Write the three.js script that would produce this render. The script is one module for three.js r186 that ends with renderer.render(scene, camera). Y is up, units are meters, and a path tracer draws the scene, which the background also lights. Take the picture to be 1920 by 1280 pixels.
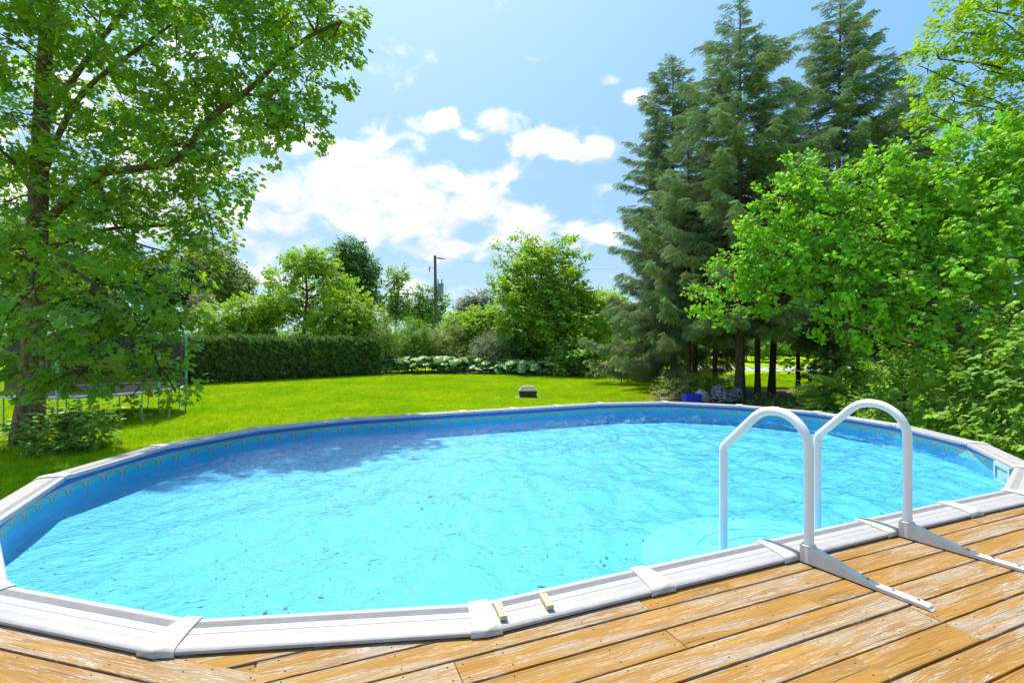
import * as THREE from 'three';
import { mergeGeometries, toCreasedNormals } from 'three/addons/utils/BufferGeometryUtils.js';
import { RoundedBoxGeometry } from 'three/addons/geometries/RoundedBoxGeometry.js';
import { createNoise3D, createNoise2D } from 'simplex-noise';

// ------------------------------------------------------------------ camera, sky, sun, exposure
const F = 925, HORIZON = 631.6, EYE = 2.54;            // focal length and horizon in the photograph's pixels, eye height in metres
const scene = new THREE.Scene();
const camera = new THREE.PerspectiveCamera(2 * Math.atan(640 / F) * 180 / Math.PI, 1.5, 0.05, 2000);
camera.position.set(0, EYE, 0);
camera.lookAt(0, EYE, -10);
camera.setViewOffset(1920, 1280, 0, 640 - HORIZON, 1920, 1280);
const renderer = new THREE.WebGLRenderer({ antialias: true });
renderer.toneMapping = THREE.LinearToneMapping;
renderer.toneMappingExposure = 1.95;
renderer.shadowMap.enabled = true;

// seeded random
function rngOf(seed) { let s = seed | 0; return () => { s = (s + 0x6d2b79f5) | 0; let t = Math.imul(s ^ (s >>> 15), 1 | s); t = (t + Math.imul(t ^ (t >>> 7), 61 | t)) ^ t; return ((t ^ (t >>> 14)) >>> 0) / 4294967296; }; }
const noise3 = createNoise3D(rngOf(11)), noise2 = createNoise2D(rngOf(12));
const clamp = (x, a = 0, b = 1) => Math.min(b, Math.max(a, x)), lerp = (a, b, t) => a + (b - a) * t;
const smooth = (a, b, x) => { const t = clamp((x - a) / (b - a)); return t * t * (3 - 2 * t); };
const V3 = (x, y, z) => new THREE.Vector3(x, y, z);

// sun: ahead and to the left of the camera, high (early summer noon)
const SUN_EL = 64 * Math.PI / 180, SUN_H = V3(-0.5, 0, -0.866);
const sunDir = V3(SUN_H.x * Math.cos(SUN_EL), Math.sin(SUN_EL), SUN_H.z * Math.cos(SUN_EL)).normalize();
const sun = new THREE.DirectionalLight(new THREE.Color().setRGB(1, 0.955, 0.88), 4.05);
sun.target.position.set(0, 0, -14); sun.position.copy(sun.target.position).addScaledVector(sunDir, 80);
sun.castShadow = true; sun.shadow.radius = 1;
Object.assign(sun.shadow.camera, { left: -45, right: 45, top: 45, bottom: -45, near: 1, far: 200 });
sun.shadow.mapSize.set(4096, 4096);
scene.add(sun, sun.target);

function buildSky() {
  const W = 4096, H = 2048, data = new Float32Array(W * H * 4);
  // cumulus in the field of view, as [x, y, half width, half height, strength] in the photograph's pixels (directions on the sky)
  const puffs = [[590, 262, 60, 46, .9], [640, 310, 90, 60, 1.05], [730, 352, 120, 60, 1.1], [850, 382, 130, 56, 1.1], [960, 420, 96, 44, 1], [1030, 432, 50, 22, .7], [520, 320, 120, 90, .85], [450, 255, 90, 70, .8], [540, 428, 120, 46, .95], [450, 400, 80, 50, .85], [640, 390, 140, 66, .8], [780, 425, 160, 60, .85],
    [700, 480, 260, 60, .42], [930, 466, 130, 36, .55], [945, 228, 44, 28, .96], [1000, 260, 60, 24, .92], [890, 264, 32, 18, .85], [1060, 280, 38, 18, .85], [1128, 272, 32, 22, .92], [815, 222, 34, 22, .9], [1185, 182, 36, 16, .98], [1148, 150, 22, 13, .8],
    [635, 145, 60, 32, .46], [790, 545, 54, 26, .8], [870, 550, 46, 18, .75], [1150, 430, 50, 30, .75], [560, 520, 100, 40, .55], [280, 290, 280, 180, .85], [40, 330, 260, 160, .7], [1440, 560, 300, 50, .4], [700, 585, 420, 36, .45], [330, 110, 160, 60, .6], [1660, 300, 60, 26, .6]];
  const fbm = (x, y, z, n, g = .54) => { let s = 0, a = .5, f = 1; for (let i = 0; i < n; i++) { s += a * noise3(x * f, y * f, z * f + i * 7.3); a *= g; f *= 2.07; } return s; };
  const field = (x, y, z, n = 7) => {                    // cloud density, above 0 where there is cloud
    const wx = .018 * noise3(x * 9 + 4, y * 14, z * 9), wy = .012 * noise3(x * 9, y * 14 + 8, z * 9), q = fbm((x + wx) * 6.5, (y + wy) * 11, (z + wx) * 6.5, n, .53);
    let m = -.34 + .5 * noise3(x * 2.1 + 9, y * 3.5, z * 2.1) * smooth(-.25, .35, z);      // open sky with scattered cumulus all round
    if (z < -.05) {
      const u = 960 + F * x / -z, v = HORIZON - F * y / -z;
      if (u > -700 && u < 2600 && v > -700) {
        let b = 0;
        for (const [cx, cy, rx, ry, s] of puffs) { const d = ((u - cx) / rx) ** 2 + ((v - cy) / ry) ** 2; if (d < 7) b = Math.max(b, s * Math.exp(-d * .5)); }
        m = lerp(m, -.50 + .95 * b, smooth(-.05, -.3, z));
      }
    }
    return m + q * .74;
  };
  for (let row = H / 2; row < H; row++) {
    const el = ((row + .5) / H - .5) * Math.PI, y = Math.sin(el), ce = Math.cos(el);
    for (let col = 0; col < W; col++) {
      const az = ((col + .5) / W - .5) * 2 * Math.PI, x = Math.cos(az) * ce, z = Math.sin(az) * ce;
      const c = clamp(x * sunDir.x + y * sunDir.y + z * sunDir.z, -1, 1);
      const haze = Math.exp(-y * 3.6), glow = Math.pow((c + 1) / 2, 7);
      let r = .03 + haze * .29 + glow * .42, g = .205 + haze * .24 + glow * .38, b = .53 + haze * .02 + glow * .06;
      if (y > 0.005) {
        const d = field(x, y, z);
        if (d > -.18) {
          const a = Math.pow(smooth(-.18, .42, d), 1.35) * smooth(.005, .05, y);
          const under = field(x + sunDir.x * .04, y + sunDir.y * .04, z + sunDir.z * .04, 4);      // cloud between here and the sun: self shading
          const lit = clamp(1.02 - .62 * smooth(-.1, .42, under) + .22 * fbm(x * 17, y * 30, z * 17, 4));
          const w = lerp(.39, .60, lit) * (1 + .45 * Math.pow((c + 1) / 2, 7)), k = 1 - lit;
          r = lerp(r, w * (1 - .05 * k), a); g = lerp(g, w * (1 - .015 * k), a); b = lerp(b, w * (1 + .10 * k), a);
        }
      }
      const i = (row * W + col) * 4; data[i] = r; data[i + 1] = g; data[i + 2] = b; data[i + 3] = 1;
    }
  }
  for (let row = 0; row < H / 2; row++) for (let col = 0; col < W; col++) { const i = (row * W + col) * 4; data[i] = .30; data[i + 1] = .36; data[i + 2] = .30; data[i + 3] = 1; }
  const t = new THREE.DataTexture(data, W, H, THREE.RGBAFormat, THREE.FloatType);
  t.mapping = THREE.EquirectangularReflectionMapping; t.magFilter = t.minFilter = THREE.LinearFilter; t.needsUpdate = true;
  return t;
}
scene.background = scene.environment = buildSky();

// ------------------------------------------------------------------ helpers
const at = (px, py, z) => V3((px - 960) / F * z, EYE - (py - HORIZON) / F * z, -z);      // the point seen at a pixel of the photograph, z metres ahead
const gx = (px, z) => (px - 960) / F * z;
const rgb = (r, g, b) => new THREE.Color().setRGB(r, g, b);
const std = (color, o = {}) => new THREE.MeshStandardMaterial({ color, roughness: .8, ...o });
const leafMat = (color, o = {}) => new THREE.MeshPhysicalMaterial({ color, roughness: .93, transmission: .42, thickness: 0, clearcoat: .10, clearcoatRoughness: .35, specularIntensity: .5, side: THREE.DoubleSide, ...o });
const taken = new Map();
function numbered(name) { const n = taken.get(name) ?? 0; taken.set(name, n + 1); return n ? name + '_' + String(n).padStart(3, '0') : name; }
function shade(o) { o.traverse((c) => { if (c.isMesh) { c.castShadow = c.receiveShadow = true; } }); return o; }
function tag(o, label, category, group) { o.userData = { ...o.userData, label, category }; if (group) o.userData.group = group; return o; }
function thing(name, label, category, pos = [0, 0, 0], turn = 0, group) {
  const o = new THREE.Group(); o.name = numbered(name); o.position.set(...pos); o.rotation.y = turn; scene.add(o);
  return tag(o, label, category, group);
}
function part(parent, name, geo, mat) { const m = new THREE.Mesh(geo, mat); m.name = name; m.castShadow = m.receiveShadow = true; parent.add(m); return m; }
function structure(name, geo, mat) { const m = part(scene, name, geo, mat); m.userData.kind = 'structure'; return m; }
function merge(list) { return mergeGeometries(list.map((g) => { const n = g.index ? g.toNonIndexed() : g; for (const k of Object.keys(n.attributes)) if (!['position', 'normal', 'uv'].includes(k)) n.deleteAttribute(k); return n; })); }
function geoOf(pos, uv, index, flat) {
  const g = new THREE.BufferGeometry(); g.setAttribute('position', new THREE.Float32BufferAttribute(pos, 3));
  g.setAttribute('uv', new THREE.Float32BufferAttribute(uv ?? new Array(pos.length / 3 * 2).fill(0), 2));
  if (index) g.setIndex(index);
  const out = flat && index ? g.toNonIndexed() : g; out.computeVertexNormals(); return out;
}
const box = (w, h, d, x = 0, y = 0, z = 0) => new THREE.BoxGeometry(w, h, d).translate(x, y, z);
// a tube through points with a radius at each
function tube(pts, radii, sides = 7, closed = true) {
  const pos = [], uv = [], idx = []; let len = 0, N = null;
  for (let i = 0; i < pts.length; i++) {
    const T = (i === 0 ? pts[1].clone().sub(pts[0]) : i === pts.length - 1 ? pts[i].clone().sub(pts[i - 1]) : pts[i + 1].clone().sub(pts[i - 1])).normalize();
    if (!N) N = (Math.abs(T.y) < .9 ? V3(0, 1, 0) : V3(1, 0, 0)).cross(T).normalize(); else N.addScaledVector(T, -N.dot(T)).normalize();
    const B = T.clone().cross(N); if (i) len += pts[i].distanceTo(pts[i - 1]);
    const r = Array.isArray(radii) ? radii[i] : radii;
    for (let k = 0; k <= sides; k++) { const a = k / sides * 2 * Math.PI, c = Math.cos(a) * r, s = Math.sin(a) * r; pos.push(pts[i].x + N.x * c + B.x * s, pts[i].y + N.y * c + B.y * s, pts[i].z + N.z * c + B.z * s); uv.push(k / sides, len); }
  }
  const w = sides + 1;
  for (let i = 0; i < pts.length - 1; i++) for (let k = 0; k < sides; k++) { const a = i * w + k, b = a + w; idx.push(a, a + 1, b, a + 1, b + 1, b); }
  if (closed) for (const [i, flip] of [[0, 1], [pts.length - 1, 0]]) {
    const c = pos.length / 3; pos.push(pts[i].x, pts[i].y, pts[i].z); uv.push(.5, 0);
    for (let k = 0; k < sides; k++) flip ? idx.push(c, i * w + k + 1, i * w + k) : idx.push(c, i * w + k, i * w + k + 1);
  }
  return geoOf(pos, uv, idx);
}
const curvePts = (pts, n) => new THREE.CatmullRomCurve3(pts, false, 'centripetal').getPoints(n);
// textures
function dataTex(w, h, f, srgb = false, repeat = true) {
  const d = new Uint8Array(w * h * 4), o = [0, 0, 0];
  for (let y = 0; y < h; y++) for (let x = 0; x < w; x++) { f(x / w, y / h, o, x, y); const i = (y * w + x) * 4; for (let c = 0; c < 3; c++) d[i + c] = clamp(o[c]) * 255; d[i + 3] = 255; }
  const t = new THREE.DataTexture(d, w, h); t.magFilter = t.minFilter = THREE.LinearFilter; if (srgb) t.colorSpace = THREE.SRGBColorSpace;
  if (repeat) t.wrapS = t.wrapT = THREE.RepeatWrapping; t.needsUpdate = true; return t;
}
const toS = (x) => x <= .0031308 ? x * 12.92 : 1.055 * Math.pow(x, 1 / 2.4) - .055;      // linear to sRGB
// noise on a torus so that textures repeat without a seam
const loopNoise = (u, v, fu, fv, k = 0) => { const a = u * 2 * Math.PI, b = v * 2 * Math.PI, ru = fu / (2 * Math.PI), rv = fv / (2 * Math.PI); return noise3(Math.cos(a) * ru + k * 13.1, Math.sin(a) * ru + Math.cos(b) * rv, Math.sin(b) * rv + k * 5.7); };

// ------------------------------------------------------------------ the pool: plan of the rim's inner corners, (x, metres ahead), in order round the pool
const RIM = 1.32, WATER = 1.142, FLOOR = .965, DECK = 1.282;
const rim = [[-.157, 2.269], [-1.383, 2.14], [-2.48, 2.43], [-3.40, 3.25], [-3.927, 4.35], [-3.874, 5.521], [-3.345, 6.584], [-2.442, 7.309], [-1.60, 7.69], [-.78, 8.02], [.045, 8.35], [.84, 8.69], [1.65, 9.02],
  [2.881, 9.20], [4.03, 8.75], [4.90, 7.98], [5.306, 6.864], [5.259, 5.717], [4.746, 4.656], [3.923, 3.94], [3.17, 3.645], [2.33, 3.305], [1.494, 2.955], [.659, 2.61]].map(([x, z]) => V3(x, 0, -z));
const NR = rim.length, rimC = rim.reduce((a, p) => a.add(p), V3(0, 0, 0)).multiplyScalar(1 / NR);
const edgeN = rim.map((p, i) => { const q = rim[(i + 1) % NR], d = q.clone().sub(p).normalize(), n = V3(d.z, 0, -d.x); return n.dot(p.clone().sub(rimC)) > 0 ? n : n.negate(); });
// the corner moved outward by w, mitred
const outset = (i, w) => { const a = edgeN[(i + NR - 1) % NR], b = edgeN[i], m = a.clone().add(b).normalize(); return rim[i].clone().addScaledVector(m, w / m.dot(a)); };
const RAILW = .215;
const M = {};
const speck = dataTex(256, 256, (u, v, o) => { const n = .5 + .5 * loopNoise(u, v, 40, 40, 3), m = .5 + .5 * loopNoise(u, v, 9, 9, 4); const s = .90 + .10 * n * m; o[0] = s; o[1] = s; o[2] = s; }, true);
M.rail = std(rgb(.46, .428, .418), { roughness: .42, map: speck }); M.grip = std(rgb(.385, .36, .35), { roughness: .7, map: speck });
M.cap = std(rgb(.50, .468, .41), { roughness: .6, map: dataTex(256, 256, (u, v, o) => { const n = loopNoise(u, v, 6, 6, 5) + .6 * loopNoise(u, v, 19, 19, 6) + .5 * loopNoise(u, v, 60, 60, 7), s = 1 - .28 * smooth(.3, 1.3, n); o[0] = toS(s); o[1] = toS(s * .985); o[2] = toS(s * .96); }, true) });
M.darkGap = std(rgb(.05, .045, .04));
const pool = thing('above_ground_pool', 'oval above-ground swimming pool with white top rails and blue liner', 'pool');
// profile of a rail across its width: [distance from the inner edge, height]
const railProfile = [[.004, -.040], [0, -.036], [0, -.007], [.006, -.001], [.034, .001], [.036, -.0012], [.078, -.0012], [.080, .001], [.120, .0], [.122, -.0022], [.126, -.0022], [.128, -.0004], [.160, -.002], [.162, -.0035], [.164, -.002], [.196, -.004], [.208, -.0075], [.2145, -.0135], [.215, -.021], [.212, -.028], [.204, -.030],
  ...[0, 1, 2, 3, 4].flatMap((k) => [[.204, -.032 - k * .010], [.199, -.034 - k * .010], [.199, -.039 - k * .010], [.204, -.041 - k * .010]]), [.196, -.085], [.190, -.085], [.186, -.032], [.02, -.032]];
// ribbed grip strip let into the top of a rail
const gripProfile = [[.0362, -.0012], ...Array.from({ length: 7 }, (_, k) => [[.0375 + k * .0057, -.0009], [.0385 + k * .0057, .0012], [.0405 + k * .0057, .0012], [.0415 + k * .0057, -.0009]]).flat(), [.0778, -.0012], [.0778, -.0024], [.0362, -.0024]];
function loftProfile(profile, sections, y0) {         // sections: [inner point, outer point, lift(u)]
  const pos = [], uv = [], idx = [], n = profile.length; let len = 0, s = 0;
  sections.forEach(([a, b, lift], k) => {
    if (k) s += sections[k - 1][0].distanceTo(a); len = 0;
    profile.forEach(([u, y], j) => { if (j) len += Math.hypot(u - profile[j - 1][0], y - profile[j - 1][1]); const t = u / RAILW, p = a.clone().lerp(b, t); pos.push(p.x, y0 + y + (lift ? lift(t) : 0), p.z); uv.push(s, len); });
  });
  for (let k = 0; k < sections.length - 1; k++) for (let j = 0; j < n; j++) { const a = k * n + j, b = k * n + (j + 1) % n, c = a + n, d = b + n; idx.push(a, b, c, b, d, c); }
  for (const [k, flip] of [[0, 0], [sections.length - 1, 1]]) for (let j = 1; j < n - 1; j++) flip ? idx.push(k * n, k * n + j + 1, k * n + j) : idx.push(k * n, k * n + j, k * n + j + 1);
  return toCreasedNormals(geoOf(pos, uv, idx), .7);
}
{
  const r = rngOf(31);
  for (let i = 0; i < NR; i++) {
    const j = (i + 1) % NR, inA = rim[i], inB = rim[j], outA = outset(i, RAILW), outB = outset(j, RAILW), e = .002;
    const ends = [[inA.clone().lerp(inB, e), outA.clone().lerp(outB, e)], [inB.clone().lerp(inA, e), outB.clone().lerp(outA, e)]];
    part(part(pool, 'top_rail', loftProfile(railProfile, ends, RIM), M.rail), 'grip_strip', loftProfile(gripProfile, ends, RIM), M.grip);
  }
  // caps over the joints: a strap wider at its outer end, slightly bowed
  const capProfile = [[-.004, -.028], [-.007, -.012], [-.005, .003], [.02, .007], [.06, .008], [.11, .0075], [.16, .0055], [.20, .001], [.216, -.006], [.221, -.016], [.220, -.033], [.213, -.034], [.214, -.018], [.205, -.007], [.125, -.001], [.0, -.0015]];
  for (let i = 0; i < NR; i++) {
    const dp = rim[(i + NR - 1) % NR].clone().sub(rim[i]).normalize(), dn = rim[(i + 1) % NR].clone().sub(rim[i]).normalize(), O = outset(i, RAILW), bow = .001 + .006 * r() * (i > 19 ? 1.4 : .4), wi = .042, wo = .072, sk = (r() - .5) * .012;
    const lift = (t) => bow * Math.sin(Math.PI * clamp(t));
    const secs = [[dp, wi, wo, 0], [dp, wi * .5, wo * .5, .0022], [null, 0, 0, .003], [dn, wi * .5, wo * .5, .0022], [dn, wi, wo, 0]].map(([d, a, b, up]) => [d ? rim[i].clone().addScaledVector(d, a + sk) : rim[i].clone(), d ? O.clone().addScaledVector(d, b - sk) : O.clone(), (t) => lift(t) + up]);
    part(pool, 'rail_cap', loftProfile(capProfile, secs, RIM), M.cap);
  }
}
// smooth wall line inside the rails
const wallCurve = new THREE.CatmullRomCurve3(rim.map((p, i) => outset(i, .012)), true, 'centripetal');
const wallPts = wallCurve.getSpacedPoints(360); wallPts.pop();
{ // liner wall: printed border above, plain blue below
  const c = document.createElement('canvas'); c.width = 1024; c.height = 1024; const g = c.getContext('2d'), r = rngOf(5);
  const HT = RIM - .01 - (WATER - .12), py = (h) => h / HT * 1024;                        // metres below the top of the strip to pixels; the strip is .84 m long (four scallops)
  g.fillStyle = '#1581c4'; g.fillRect(0, 0, 1024, 1024);
  const band = (a, b, f) => { g.fillStyle = f; g.fillRect(0, py(a), 1024, py(b - a)); };
  band(.0, .052, '#0f3f8a');
  for (let i = 0; i < 900; i++) { g.fillStyle = ['#0b2f74', '#2272c4', '#0a2660', '#3a90d8', '#123f8c'][Math.floor(r() * 5)]; g.fillRect(r() * 1024, py(.026 + r() * .022), 8 + r() * 14, py(.005)); }
  band(.052, .078, '#1668b0'); band(.078, .082, '#0c4580'); band(.082, .20, '#86a797');
  for (let i = 0; i < 2600; i++) { g.fillStyle = r() < .5 ? 'rgba(110,145,128,.5)' : 'rgba(180,200,186,.5)'; g.fillRect(r() * 1024, py(.084 + r() * .085), 3 + r() * 6, 3 + r() * 5); }
  for (let k = -1; k < 5; k++) {
    const x = (k + .5) * 256, y = py(.168), rx = 104, ry = py(.064);
    g.fillStyle = '#2b5f66'; g.beginPath(); g.ellipse(x, y, rx, ry, 0, Math.PI, 0); g.fill();
    g.fillStyle = '#7fb8b0'; g.beginPath(); g.ellipse(x, y, rx - 10, ry - 16, 0, Math.PI, 0); g.fill();
    g.fillStyle = '#25b4bc'; g.beginPath(); g.ellipse(x + 8, y, rx - 22, ry - 44, 0, Math.PI, 0); g.fill();
    g.strokeStyle = '#5c8478'; g.lineWidth = 6; g.beginPath(); g.ellipse(x + 128, y + 6, 30, py(.035), 0, Math.PI, 0); g.stroke();
  }
  band(.168, HT, '#4fa1c9');
  const tex = new THREE.CanvasTexture(c); tex.colorSpace = THREE.SRGBColorSpace; tex.wrapS = THREE.RepeatWrapping; tex.wrapT = THREE.ClampToEdgeWrapping; tex.magFilter = THREE.LinearFilter;
  M.border = std(rgb(.98, .98, .98), { map: tex, roughness: .45, side: THREE.DoubleSide });
  M.liner = std(rgb(1, 1, 1), { roughness: .6, side: THREE.DoubleSide, map: null });
  const ring = (y0, y1, inset0, inset1, rows, vOf) => {
    const pos = [], uv = [], idx = [], n = wallPts.length; let s = 0; const per = Math.round(wallCurve.getLength() / .84);
    for (let i = 0; i <= n; i++) for (let k = 0; k <= rows; k++) { const t = k / rows, p = wallPts[i % n], q = p.clone().lerp(rimC, lerp(inset0, inset1, t)), y = lerp(y0, y1, t); pos.push(q.x, y, q.z); uv.push(i / n * per, vOf(y)); }
    for (let i = 0; i < n; i++) for (let k = 0; k < rows; k++) { const a = i * (rows + 1) + k, b = a + rows + 1; idx.push(a, b, a + 1, b, b + 1, a + 1); }
    return geoOf(pos, uv, idx);
  };
  part(pool, 'liner_border', ring(RIM - .01, WATER - .12, 0, 0, 2, (y) => 1 - (RIM - .01 - y) / HT), M.border);
  // floor and lower wall: one plain light blue liner with a faint fine speckle
  const lt = dataTex(512, 512, (u, v, o) => { const k = 1 + .05 * loopNoise(u, v, 90, 90, 24) + .05 * loopNoise(u, v, 200, 200, 28); o[0] = toS(.078 * k); o[1] = toS(.355 * k); o[2] = toS(.585 * k); }, true); lt.repeat.set(1, 1);
  M.floor = M.wallLiner = std(rgb(1, 1, 1), { map: lt, roughness: .7, side: THREE.DoubleSide });
  const lower = ring(WATER - .12, FLOOR + .03, 0, .004, 2, (y) => y), lp = part(pool, 'liner_wall', lower, M.wallLiner);
  const pan = (rings) => { const pos = [], uv = [], idx = [], n = wallPts.length;
    rings.forEach(([t, h]) => { for (let i = 0; i < n; i++) { const q = wallPts[i].clone().lerp(rimC, t); pos.push(q.x, FLOOR + h, q.z); uv.push(q.x / 3.1, q.z / 3.1); } });
    for (let k = 0; k < rings.length - 1; k++) for (let i = 0; i < n; i++) { const a = k * n + i, b = k * n + (i + 1) % n, c = a + n, d = b + n; idx.push(a, b, c, b, d, c); }
    return geoOf(pos, uv, idx); };
  part(pool, 'liner_cove', pan([[.004, .03], [.010, .019], [.020, .009], [.036, .003], [.06, .0]]), M.floor);
  part(pool, 'liner_floor', pan([[.06, 0], [.13, 0], [.5, 0], [1, 0]]), M.floor);
  // outer wall: corrugated sheet
  { const pos = [], uv = [], idx = [], n = 720, pts = new THREE.CatmullRomCurve3(rim.map((p, i) => outset(i, .06)), true, 'centripetal').getSpacedPoints(n);
    for (let i = 0; i <= n; i++) for (const y of [0, RIM - .05]) { const p = pts[i % n].clone().lerp(rimC, (i % 4 < 2 ? .0 : .002)); pos.push(p.x, y, p.z); uv.push(i / n * 40, y); }
    for (let i = 0; i < n; i++) { const a = i * 2; idx.push(a, a + 1, a + 2, a + 1, a + 3, a + 2); }
    part(pool, 'outer_wall', geoOf(pos, uv, idx, true), std(rgb(.55, .57, .60), { roughness: .5, side: THREE.DoubleSide })); }
  // uprights under the caps on the outside
  for (let i = 0; i < NR; i++) { const o = outset(i, .12), d = o.clone().sub(rimC); const g = new RoundedBoxGeometry(.12, RIM - .08, .07, 2, .012).rotateY(Math.atan2(d.x, d.z)).translate(o.x, (RIM - .08) / 2, o.z); part(pool, 'upright', g, M.rail); }
  // skimmer mouth in the wall at the right end
  { const a = rim[17].clone().lerp(rim[18], .84), n = edgeN[17].clone().negate(), turn = Math.atan2(n.x, n.z);
    const sk = part(pool, 'skimmer_plate', merge([box(.34, .035, .02, 0, .085, 0), box(.34, .035, .02, 0, -.085, 0), box(.035, .135, .02, -.1525, 0, 0), box(.035, .135, .02, .1525, 0, 0)]).rotateY(turn).translate(a.x + n.x * .02, WATER + .045, a.z + n.z * .02), std(rgb(.30, .47, .44), { roughness: .5 }));
    part(sk, 'skimmer_flap', box(.27, .135, .008).rotateY(turn).translate(a.x + n.x * .012, WATER + .045, a.z + n.z * .012), std(rgb(.26, .43, .40), { roughness: .5 })); }
}
{ // the water: a rippled sheet
  const step = .035, inside = (x, z) => { let c = false; for (let i = 0, j = wallPts.length - 1; i < wallPts.length; j = i++) { const a = wallPts[i], b = wallPts[j]; if ((a.z > z) !== (b.z > z) && x < (b.x - a.x) * (z - a.z) / (b.z - a.z) + a.x) c = !c; } return c; };
  const rings = [[2.78, 5.55, .30, 1], [2.30, 4.90, .12, .5]].map(([x, z, r, a]) => [x, -z, r, a]), jet = V3(5.2, 0, -6.9);
  const h = (x, z) => {
    let y = .011 * noise2(x * 1.3 + .3 * z, z * 1.0) + .0065 * noise2(x * 3.7 + 5, z * 2.9 - x * .8) + .003 * noise2(x * 8.3, z * 7.1 + 9);
    const calm = smooth(-3.5, 1.2, x + .35 * (z + 5)); y *= .9 + 2.4 * calm;
    const d = Math.hypot(x - jet.x, z - jet.z); y += .014 * Math.exp(-d * d / 1.6) * (noise2(x * 9, z * 9) + .7 * noise2(x * 21, z * 19));
    for (const [cx, cz, r, a] of rings) { const q = Math.hypot(x - cx, (z - cz)); y += a * .012 * Math.exp(-(q * q) / (r * r)) * Math.sin(q * 62); }
    return WATER + y;
  };
  const minX = -4.1, maxX = 5.5, minZ = -9.4, maxZ = -1.9, nx = Math.ceil((maxX - minX) / step), nz = Math.ceil((maxZ - minZ) / step), pos = [], uv = [], idx = [], id = new Map();
  const vert = (i, k) => { const key = i * 10000 + k; if (!id.has(key)) { const x = minX + i * step, z = minZ + k * step; id.set(key, pos.length / 3); pos.push(x, h(x, z), z); uv.push(x, z); } return id.get(key); };
  const keep = new Set(); for (let i = 0; i <= nx; i++) for (let k = 0; k <= nz; k++) if (inside(minX + i * step, minZ + k * step)) keep.add(i * 10000 + k);
  const has = (i, k) => keep.has(i * 10000 + k);
  for (let i = 0; i < nx; i++) for (let k = 0; k < nz; k++) if (has(i, k) || has(i + 1, k) || has(i, k + 1) || has(i + 1, k + 1)) { const a = vert(i, k), b = vert(i, k + 1), c = vert(i + 1, k), d = vert(i + 1, k + 1); idx.push(a, b, c, c, b, d); }
  const bt = dataTex(512, 512, (u, v, o) => { const n = .5 + .22 * loopNoise(u, v, 14, 20, 41) + .16 * loopNoise(u, v, 31, 44, 42) + .10 * loopNoise(u, v, 70, 90, 43); o[0] = o[1] = o[2] = n; }); bt.repeat.set(.55, .55);
  const wm = new THREE.MeshPhysicalMaterial({ color: rgb(.80, .975, 1), roughness: 0, transmission: 1, thickness: 0, ior: 1.33, bumpMap: bt, bumpScale: .016, side: THREE.DoubleSide });
  structure('pool_water', geoOf(pos, uv, idx), wm);
}

// ------------------------------------------------------------------ ground
const RIGHT = (px, z) => gx(px, z);
{
  const lawnTex = dataTex(1024, 1024, (u, v, o) => {
    const a = loopNoise(u, v, 4, 4, 51), b = loopNoise(u, v, 14, 14, 52), c = loopNoise(u, v, 60, 60, 53), d = loopNoise(u, v, 190, 190, 54), k = clamp(.5 + .22 * a + .2 * b + .22 * c + .25 * d);
    o[0] = toS(lerp(.16, .30, k)); o[1] = toS(lerp(.29, .43, k)); o[2] = toS(lerp(.002, .005, k));
  }, true); lawnTex.repeat.set(1 / 7, 1 / 7);
  M.lawn = new THREE.MeshPhysicalMaterial({ map: lawnTex, roughness: 1, specularIntensity: .1 });
  const g = new THREE.PlaneGeometry(1200, 1200).rotateX(-Math.PI / 2); const p = g.attributes.position, uv = g.attributes.uv; for (let i = 0; i < p.count; i++) uv.setXY(i, p.getX(i), p.getZ(i));
  structure('lawn', g, M.lawn);
}
// ------------------------------------------------------------------ the deck: boards cut to the rim
const dirA = [.9247, .3807], U0 = [-.157, 2.269];
const frames = { A: { o: U0, d: dirA }, B: { o: [-1.507, 1.998], d: [.9673, -.2537] } };
const outline = rim.map((p, i) => { const q = outset(i, .198); return [q.x, -q.z]; });
const toST = (f, [x, z]) => { const dx = x - f.o[0], dz = z - f.o[1]; return [dx * f.d[0] + dz * f.d[1], -dx * f.d[1] + dz * f.d[0]]; };
const toXZ = (f, s, t) => [f.o[0] + f.d[0] * s - f.d[1] * t, f.o[1] + f.d[1] * s + f.d[0] * t];
function lowerHull(f) {                                  // the pool's near edge as t over s
  const q = outline.map((p) => toST(f, p)), segs = q.map((a, i) => [a, q[(i + 1) % NR]]);
  const ss = [...new Set(q.map((p) => p[0]))].sort((a, b) => a - b);
  return { breaks: ss, t: (s) => { let best = 1e9; for (const [a, b] of segs) { const lo = Math.min(a[0], b[0]), hi = Math.max(a[0], b[0]); if (s >= lo && s <= hi && hi > lo) best = Math.min(best, lerp(a[1], b[1], (s - a[0]) / (b[0] - a[0]))); } return best; } };
}
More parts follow.
